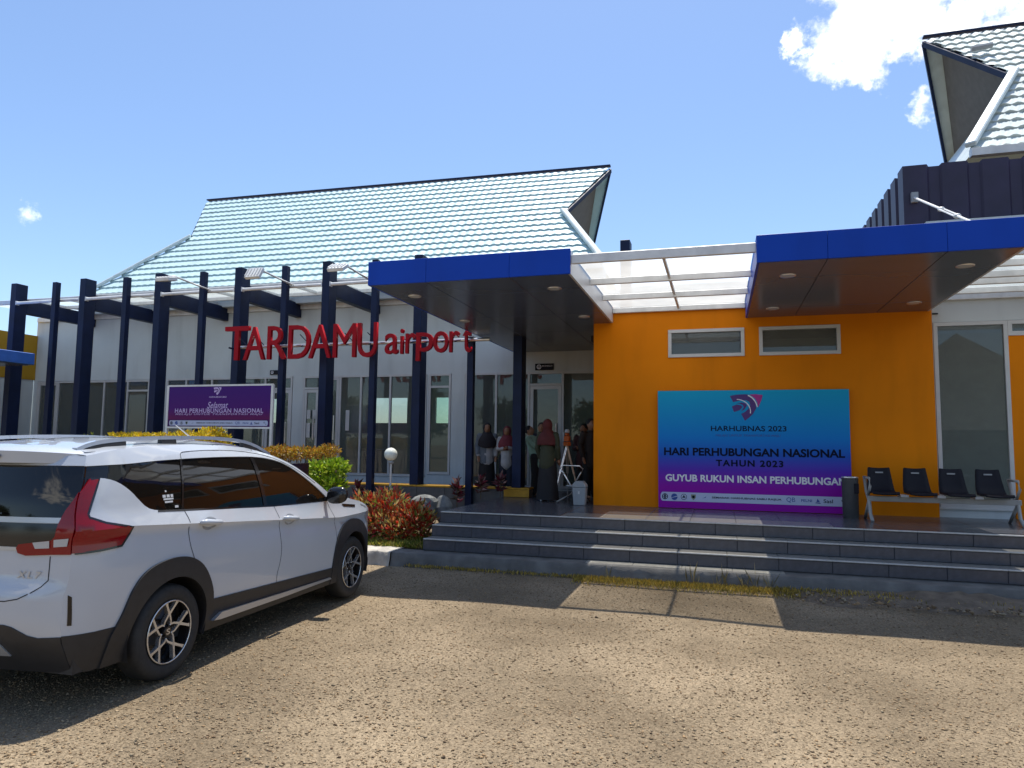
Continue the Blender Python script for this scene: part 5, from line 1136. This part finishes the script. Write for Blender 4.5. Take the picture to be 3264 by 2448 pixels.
for k, nm in (('q_glass', 'quarter_window'), ('r_glass', 'rear_door_window'), ('f_glass', 'front_door_window')): panel(nm, lift(sv, REG[k], sfn, -.008), CG)
panel('arch_cladding', lift(sv, REG['arch_r'], sfn, .016), CB); panel('arch_cladding', lift(sv, REG['arch_f'], sfn, .016), CB)
panel('rocker_cladding', lift(sv, REG['rocker'], sfn, .012), CB); panel('bumper_cladding', lift(sv, REG['lowb'], sfn, .004), CB)
tl_side = lift(sv, REG['tail'], sfn, .010); panel('reflector_slot', lift(sv, REG['slot'], sfn, .003), CPB)
# ---- rear
OUTDIR = Vector((-1, 0, 0))
BU = lambda z: ip(z, [.25, .45, .6, .74, .80, 1.0, 1.17, 1.3, 1.5, 1.56], [.07, .10, .115, .115, .075, .075, .075, .085, .10, .10])
def rfn(w_, z):
    zz = min(max(z, .25), 1.56); uc = UC(zz); wc = SW(uc, zz); return (uc-BU(zz)*(1-min(1, abs(w_)/wc)**2.4), w_, z)
WCz = lambda z: SW(UC(z), z)
edge_r = [(WCz(z), z) for z in np.linspace(.25, 1.56, 34)]
OUT_R = [(0, .25)]+edge_r+[(0, 1.56)]
GL_R = [(-.01, 1.185), (.9, 1.185), (.9, 1.50), (-.01, 1.50)]; STRIP = [(-.01, 1.150), (.9, 1.155), (.9, 1.185), (-.01, 1.185)]; BLKP = [(-.01, 1.005), (.9, 1.005), (.9, 1.15), (-.01, 1.15)]; STRIP2 = [(-.01, .985), (.9, .985), (.9, 1.005), (-.01, 1.005)]
PLATE = [(-.01, .80), (.20, .80), (.27, .97), (-.01, .97)]
LOWR = [(-.01, .55), (.42, .552), (.47, .54), (.56, .49), (.62, .475), (.9, .487), (.9, .1), (-.01, .1)]
SLOT = [(.715, .54), (.735, .54), (.735, .725), (.712, .728)]
SKID = [(-.01, .47), (.36, .47), (.43, .36), (-.01, .36)]
rv, rf_ = tessellate(OUT_R, [TAIL_R, GL_R, STRIP, BLKP, STRIP2, PLATE, LOWR, SKID], [[(-.01, .69), (.42, .69), (.50, .705), (.56, .735)]], .05, (0, .95, .25, 1.58))
RR = {}
for f in rf_:
    c = (sum(rv[i][0] for i in f)/3, sum(rv[i][1] for i in f)/3)
    if not inside(c, OUT_R): continue
    if inside(c, TAIL_R): k = 'tail'
    elif inside(c, GL_R): k = 'glass'
    elif inside(c, STRIP) or inside(c, STRIP2): k = 'strip'
    elif inside(c, BLKP): k = 'black'
    elif inside(c, PLATE): k = 'plate'
    elif inside(c, SKID): k = 'skid'
    elif inside(c, LOWR): k = 'low'
    else: k = 'gate' if c[1] > .69 or c[1] > 1.5 else 'bumper'
    RR.setdefault(k, []).append(f)
panel('tailgate', lift(rv, RR['gate'], rfn, 0), CP); panel('rear_bumper', lift(rv, RR['bumper'], rfn, 0), CP); panel('rear_window', lift(rv, RR['glass'], rfn, -.006), CG)
panel('garnish_strip', lift(rv, RR['strip'], rfn, .006), CS); panel('garnish_panel', lift(rv, RR['black'], rfn, .0), CPB); panel('plate_recess', lift(rv, RR['plate'], rfn, -.02), CPB)
panel('bumper_cladding', lift(rv, RR['low'], rfn, .006), CB); panel('skid_plate', lift(rv, RR['skid'], rfn, .014), CS)
tl_rear = lift(rv, RR['tail'], rfn, .010)
for a_, b_ in zip(tl_side, tl_rear):
    a_.add(b_.v, b_.f); tl = a_.build('tail_light', CT, car, smooth=True, auto=35)
def on_rear(name, poly, m, parent, off=.016):
    b = MB(); P = []
    for (w_, z) in poly: q = rfn(w_, z); P.append(CW(q[0]-off, q[1], q[2]))
    b.add(P, [tuple(range(len(P)))]); return b.build(name, m, parent)
on_rear('reverse_lamp', [(.538, 1.036), (.645, 1.048), (.65, 1.005), (.56, 1.0)], CL, tl); on_rear('reverse_lamp', [(.672, 1.055), (.763, 1.064), (.758, 1.018), (.676, 1.011)], CL, tl)
# seams (dark ribbons in the gaps)
def ribbon(name, P, fn, wd=.006, off=.0015, m=CGAP, mirror=True):
    for sgn in ((1, -1) if mirror else (1,)):
        b = MB(); Q = [Vector(p) for p in dense(P, .03, False)]
        for i, p in enumerate(Q):
            d = (Q[min(i+1, len(Q)-1)]-Q[max(i-1, 0)]).normalized(); n_ = Vector((-d.y, d.x))*wd/2
            for s_ in (-1, 1):
                q = fn(p.x+s_*n_.x, p.y+s_*n_.y); b.v.append(CW(q[0]-(off if fn is rfn else 0), sgn*(q[1]+(off if fn is sfn else 0)), q[2]))
        b.f = [(2*i, 2*i+2, 2*i+3, 2*i+1) for i in range(len(Q)-1)]; b.build(name, m, car)
ribbon('door_seam', smoothc([(.10, 1.163), (.132, 1.086), (.126, 1.03), (.14, .914), (.19, .80)], 1), sfn); ribbon('door_seam', smoothc([(1.251, 1.098), (1.29, .993), (1.31, .851), (1.335, .691), (1.311, .572), (1.28, .5), (1.29, .42)], 1), sfn)
ribbon('door_seam', smoothc([(2.21, 1.06), (2.289, .896), (2.341, .728), (2.346, .511), (2.275, .40)], 1), sfn); ribbon('door_seam', smoothc([(.187, 1.53), (.195, 1.57), (.25, 1.583), (.6, 1.593), (1.0, 1.582), (1.3, 1.55), (1.5, 1.505), (1.8, 1.393), (2.05, 1.255)], 1), sfn, .005)
ribbon('window_division', [(.185, 1.528), (.09, 1.167)], sfn, .02, -.003, CPB); ribbon('window_division', [(1.116, 1.53), (1.135, 1.108)], sfn, .05, -.003, CPB)
ribbon('lamp_surround', [(-.655, 1.42), (-.597, 1.42), (-.624, 1.37), (-.662, 1.29), (-.698, 1.205), (-.693, 1.184), (-.604, 1.145), (-.412, 1.098), (-.423, 1.06), (-.487, .987), (-.635, .976), (-.77, .973)], sfn, .013, .0115, CPB)
ribbon('belt_moulding', [(2.22, 1.074), (1.265, 1.097), (.124, 1.16), (-.16, 1.177)], sfn, .012, .002, CPB)
ribbon('gate_seam', [(0, .69), (.42, .69), (.50, .705), (.56, .735)], rfn); ribbon('gate_seam', [(.65, .955), (.652, .90), (.653, .813), (.62, .775), (.57, .74)], rfn)
# roof / windshield / bonnet (cross sections), split in three parts
def topsurf(us, crown, m, name, off=0.0):
    b = MB(); n = 14
    for u in us:
        z = ZT(u); we = SW(u, z)
        for k in range(n+1):
            t = -1+2*k/n; q = (1-abs(t)**2.2); b.v.append(CW(u+(.12*q if u > 3.2 else 0), we*t, z+crown(u)*q+off))
    b.f = [(i*(n+1)+k, (i+1)*(n+1)+k, (i+1)*(n+1)+k+1, i*(n+1)+k+1) for i in range(len(us)-1) for k in range(n)]
    return b.build(name, m, car, smooth=True)
cr_ = lambda u: ip(u, [-.64, 0, 1.0, 1.3, 1.8, 2.2, 2.36, 2.7, 3.1, 3.36], [.05, .055, .055, .07, .12, .12, .115, .11, .08, .03])
topsurf(np.linspace(-.64, 1.22, 24), cr_, CP, 'roof'); topsurf(np.linspace(1.22, 2.36, 18), cr_, CG, 'windshield'); topsurf(np.linspace(2.36, 3.36, 20), cr_, CP, 'bonnet')
# front face
b = MB(); n = 14; zs = np.linspace(.24, .80, 12)
for z in zs:
    u0 = 3.36; we = SW(u0, max(z, .3))
    for k in range(n+1): t = -1+2*k/n; b.v.append(CW(u0+.16*(1-abs(t)**2.4), we*t, z))
b.f = [(i*(n+1)+k, i*(n+1)+k+1, (i+1)*(n+1)+k+1, (i+1)*(n+1)+k) for i in range(11) for k in range(n)]; b.build('front_bumper', CB, car, smooth=True)
for s_ in (1, -1):
    b = MB(); P = [(2.96, .985), (3.1, .945), (3.27, .86), (3.355, .77), (3.25, .74), (3.1, .80)]
    b.add([CW(u, s_*(SW(u, z)+.006), z) for u, z in P], [tuple(range(6))]); b.build('headlight', CL, car)
    b = MB(); P = [(2.50, 1.02), (2.82, .985), (2.80, .96), (2.54, .985)]; b.add([CW(u, s_*(SW(u, z)+.004), z) for u, z in P], [(0, 1, 2, 3)]); b.build('fender_vent', CPB, car)
    b = MB(); P = [(2.44, .835), (2.56, .825), (2.56, .80), (2.44, .81)]; b.add([CW(u, s_*(SW(u, z)+.004), z) for u, z in P], [(0, 1, 2, 3)]); b.build('fender_badge', CS, car)
# spoiler
b = MB(); n = 28
def sec(t):
    q = 1-abs(t)**3.2; ur = -.575-.255*q; zt = 1.572+.026*q
    return [(-.46, 1.598+.05*q), (-.60, 1.585+.048*q), (ur+.03, zt+.012), (ur, zt-.006), (ur+.012, 1.512+.004*q), (ur+.05, 1.503), (-.50, 1.503)]
for k in range(n+1):
    t = -1+2*k/n
    for i_, (u, z) in enumerate(sec(t)): b.v.append(CW(u, t*(.635, .65, .675, .69, .695, .685, .66)[i_], z))
m_ = 7; b.f = [(k*m_+i_, k*m_+(i_+1) % m_, (k+1)*m_+(i_+1) % m_, (k+1)*m_+i_) for k in range(n) for i_ in range(m_)]+[tuple(range(m_-1, -1, -1)), tuple(n*m_+i_ for i_ in range(m_))]
sp = b.build('spoiler', CP, car, smooth=True, auto=40)
b = MB(); b.ellipsoid(CW(-.824, .17, 1.556), (.065, .012, .017), 14, 8); b.build('brake_light', mat('dark_red_lens', (.06, .006, .01), .25), sp, smooth=True)
b = MB(); b.ellipsoid(CW(-.826, .075, 1.55), (.012, .008, .012), 10, 6); b.build('washer', CPB, sp)
# roof rails
for s_ in (1, -1):
    P = [(-.60, 1.60), (-.52, 1.632), (-.40, 1.655), (-.2, 1.672), (.2, 1.688), (.7, 1.69), (1.05, 1.672), (1.25, 1.635), (1.42, 1.575), (1.50, 1.535)]
    P = smoothc(P, 1); b = MB(); pts = [Vector(CW(u, s_*ip(u, [-.6, -.3, 1.1, 1.5], [.57, .585, .59, .60]), z)) for u, z in P]
    for i in range(len(pts)-1): b.bar(pts[i], pts[i+1]+(pts[i+1]-pts[i])*.02, .042, .026)
    rl = b.build('roof_rail', CS, car, smooth=False)
    rl.data.materials.clear(); rl.data.materials.append(CP)
    for (u0, u1) in ((-.56, -.22), (.12, .27), (1.10, 1.46)):
        b = MB(); us = np.linspace(u0, u1, 6); V = []
        for u in us:
            wr = ip(u, [-.6, -.3, 1.1, 1.5], [.57, .585, .59, .60]); zt = ip(u, [p[0] for p in P], [p[1] for p in P])-.012; zb = ZT(u)-.005
            V += [CW(u, s_*(wr-.02), zb), CW(u, s_*(wr+.03), zb-.01), CW(u, s_*(wr+.02), zt), CW(u, s_*(wr-.015), zt)]
        b.add(V, [(i*4+k, i*4+(k+1) % 4, (i+1)*4+(k+1) % 4, (i+1)*4+k) for i in range(5) for k in range(4)]+[(3, 2, 1, 0), (20, 21, 22, 23)]); b.build('rail_foot', CB, rl)
b = MB(); b.tube([CW(1.12, .10, 1.66), CW(.86, .10, 1.80)], [.007, .004], 6); b.build('antenna', CS, car)
# side details
for s_ in (1, -1):
    b = MB(); zs = [(.46, .30), (2.24, .262)]
    V = []
    for (u, z) in ((.44, .300), (.53, .345), (1.4, .322), (2.22, .305), (2.25, .285), (1.4, .283), (.52, .292)): V.append((u, z))
    b.add([CW(u, s_*(.893), z) for u, z in V]+[CW(u, s_*.80, z-.01) for u, z in V], [tuple(range(7)), tuple(range(13, 6, -1))]+[(i, (i+1) % 7, 7+(i+1) % 7, 7+i) for i in range(7)]); b.build('side_step', CS, car)
    for (dr, u0, u1, z) in ((rd, .235, .47, 1.062), (fd, 1.34, 1.57, .984)):
        par = dr[0] if s_ == 1 else dr[1]; zz = lambda u: z-(u-u0)*.08
        b = MB(); b.ellipsoid(CW((u0+u1)/2-.01, s_*(SW(u0, z)+.002), z-.012), (.055, .085, .048), 16, 10); b.v = [tuple(v) for v in b.v]
        b2 = MB(); ww = SW(u0, z-.01); b2.tube([CW(u0-.01, s_*(ww+.012), zz(u0)), CW(u0+.03, s_*(ww+.036), zz(u0)), CW(u1-.05, s_*(ww+.038), zz(u1)), CW(u1, s_*(ww+.014), zz(u1))], [.015, .021, .021, .013], 8); b2.build('handle', CP, par, smooth=True)
        b = MB(); P = [((u0+u1)/2+.085*math.cos(t), z-.022+.05*math.sin(t)) for t in np.linspace(0, 6.283, 20)[:-1]]; b.add([CW(u, s_*(SW(u, q)+.0025), q) for u, q in P], [tuple(range(19))]); b.build('handle_cup', mat('cup_shade', (.26, .27, .285), .4, var=.02), par)
    mr = MB(); mr.ellipsoid((0, 0, 0), (1, 1, 1), 18, 12); mr.v = [CW(2.13+.095*x*(1 if x > 0 else .55), s_*(.985+.11*math.copysign(abs(y)**.75, y)), 1.135+.085*math.copysign(abs(z)**.8, z)+.01*y) for x, y, z in mr.v]; mr.build('mirror', CPB, car, smooth=True)
    b = MB(); b.bar(CW(2.18, s_*.83, 1.09), CW(2.18, s_*.93, 1.11), .05, .04); b.build('mirror_arm', CPB, car)
# sticker on the quarter window
b = MB()
for (u0, z0, du, dz) in ((-.085, 1.245, .10, .012), (-.09, 1.262, .03, .02), (-.05, 1.262, .03, .02), (-.01, 1.262, .025, .02), (-.075, 1.225, .08, .012), (-.06, 1.30, .015, .012), (.02, 1.185, .035, .016)):
    P = [(u0, z0), (u0+du, z0), (u0+du, z0+dz), (u0, z0+dz)]; b.add([CW(u, SW(u, z)-.004, z) for u, z in P], [(0, 1, 2, 3)])
b.build('window_sticker', M['frame'], car)
o = text_fit('XL7', 'badge_lettering', CS, car, (0, 0, 0), (1, 0, 0), (0, 0, 1), 0, 1, 0, 1, shear=.2, offset=.01, spacing=1.3)
co = np.empty(len(o.data.vertices)*3); o.data.vertices.foreach_get('co', co); co = co.reshape(-1, 3); q2 = []
for p in co: w_ = .45+p[0]*.16; z = .822+p[2]*.042; r_ = rfn(w_, z); q2.append(CW(r_[0]-.006, w_, z))
o.data.vertices.foreach_set('co', np.array(q2).ravel()); o.data.update()
on_rear('number_plate', [(-.21, .83), (.20, .83), (.20, .94), (-.21, .94)], CPB, car, .004)
on_rear('wiper', [(.10, 1.205), (.30, 1.20), (.30, 1.21), (.10, 1.218)], CPB, car, .02)
# underside and wheel housings
b = MB(); b.v = [CW(u, w_, z) for u in (-.72, 3.3) for w_ in (-.78, .78) for z in (.24, .34)]; b.f = [(0, 1, 3, 2), (4, 6, 7, 5), (0, 4, 5, 1), (2, 3, 7, 6), (0, 2, 6, 4), (1, 5, 7, 3)]; b.build('underbody', CB, car)
b = MB(); b.v = [CW(u, w_, z) for u in (-.55, 2.2) for w_ in (-.62, .62) for z in (.34, 1.45)]; b.f = [(0, 1, 3, 2), (4, 6, 7, 5), (0, 4, 5, 1), (2, 3, 7, 6), (0, 2, 6, 4), (1, 5, 7, 3)]; b.build('cabin_core', CPB, car)
for u0 in (0, 2.74):
    for s_ in (1, -1):
        b = MB(); n = 24
        for w_ in (.86, .55):
            for k in range(n+1): t = -.3+(math.pi+.6)*k/n; b.v.append(CW(u0+.385*math.cos(t), s_*w_, .33+.385*math.sin(t)))
        b.f = [(k, k+1, n+2+k, n+1+k) for k in range(n)]+[tuple(range(n+1, 2*n+2))]; b.build('wheel_housing', CB, car)
# wheels
SPK = mat('machined_alloy', (.62, .61, .60), .25, .75, var=.05, scale=30)
def wheel(u0, s_):
    c = lambda r, t, w_: CW(u0+r*math.cos(t), s_*w_, .325+r*math.sin(t))
    def rev(P, n=48):
        b = MB()
        for r, w_ in P: b.v += [c(r, 6.28318*k/n, w_) for k in range(n)]
        b.f = [(i*n+k, i*n+(k+1) % n, (i+1)*n+(k+1) % n, (i+1)*n+k) for i in range(len(P)-1) for k in range(n)]; return b
    ty = rev([(.21, .70), (.26, .67), (.30, .675), (.322, .70), (.326, .74), (.326, .80), (.322, .835), (.308, .858), (.28, .868), (.235, .866), (.215, .855), (.21, .84)]).build('wheel', M['tyre'], car, smooth=True, auto=50)
    for k in range(60):
        pass
    rev([(.214, .858), (.216, .866), (.208, .868), (.203, .856), (.20, .76), (.0, .75)]).build('rim', CPB, ty, smooth=True, auto=30)
    rev([(.2165, .864), (.2155, .8685), (.2085, .8695), (.206, .866)]).build('rim_lip', SPK, ty, smooth=True)
    off = .25
    for j in range(5):
        a_ = off+2*math.pi*j/5; b = MB()
        def strip(pts, wd):
            V = []; n = len(pts)
            for i, (r, t) in enumerate(pts):
                dr = pts[min(i+1, n-1)][0]-pts[max(i-1, 0)][0]; dt = (pts[min(i+1, n-1)][1]-pts[max(i-1, 0)][1])*r; l = math.hypot(dr, dt) or 1
                wv = ip(.862+.0-.03*(1-r/.21), [0, 1], [0, 1]); hw = wd[i]/2; nr, nt_ = -dt/l*hw, dr/l*hw/r
                V += [c(r+nr, t+nt_, wv), c(r-nr, t-nt_, wv), c(r-nr, t-nt_, wv-.03), c(r+nr, t+nt_, wv-.03)]
            b.add(V, [(i*4+k, i*4+(k+1) % 4, (i+1)*4+(k+1) % 4, (i+1)*4+k) for i in range(n-1) for k in range(4)]+[(0, 1, 2, 3), (4*n-1, 4*n-2, 4*n-3, 4*n-4)])
        strip([(.118, a_), (.145, a_+.12), (.18, a_+.22), (.209, a_+.26)], [.022, .018, .017, .027]); strip([(.118, a_), (.145, a_-.12), (.18, a_-.22), (.209, a_-.26)], [.022, .018, .017, .027])
        strip([(.055, a_+.62), (.075, a_+.40), (.10, a_+.13), (.122, a_)], [.011, .013, .015, .019]); strip([(.055, a_-.62), (.075, a_-.40), (.10, a_-.13), (.122, a_)], [.011, .013, .015, .019])
        b.build('spoke', SPK, ty)
    rev([(0, .850), (.032, .850), (.036, .842), (.038, .80)], 24).build('hub_cap', CPB, ty, smooth=True, auto=30)
    for j in range(5): t = off+math.pi/5+2*math.pi*j/5; b = MB(); P = [c(.05, t, .835)]; b.ellipsoid(P[0], (.007, .007, .007), 8, 6); b.build('lug_nut', SPK, ty)
    if s_ == 1:
        me = text_fit('S', 'hub_logo', SPK, ty, (0, 0, 0), (1, 0, 0), (0, 0, 1), 0, 1, 0, 1, offset=.01); V = np.empty(len(me.data.vertices)*3); me.data.vertices.foreach_get('co', V); V = V.reshape(-1, 3)
        me.data.vertices.foreach_set('co', np.array([CW(u0+(p[0]-.5)*.034, .8515, .325+(p[2]-.5)*.04) for p in V]).ravel()); me.data.update()
for u0 in (0, 2.74):
    for s_ in (1, -1): wheel(u0, s_)
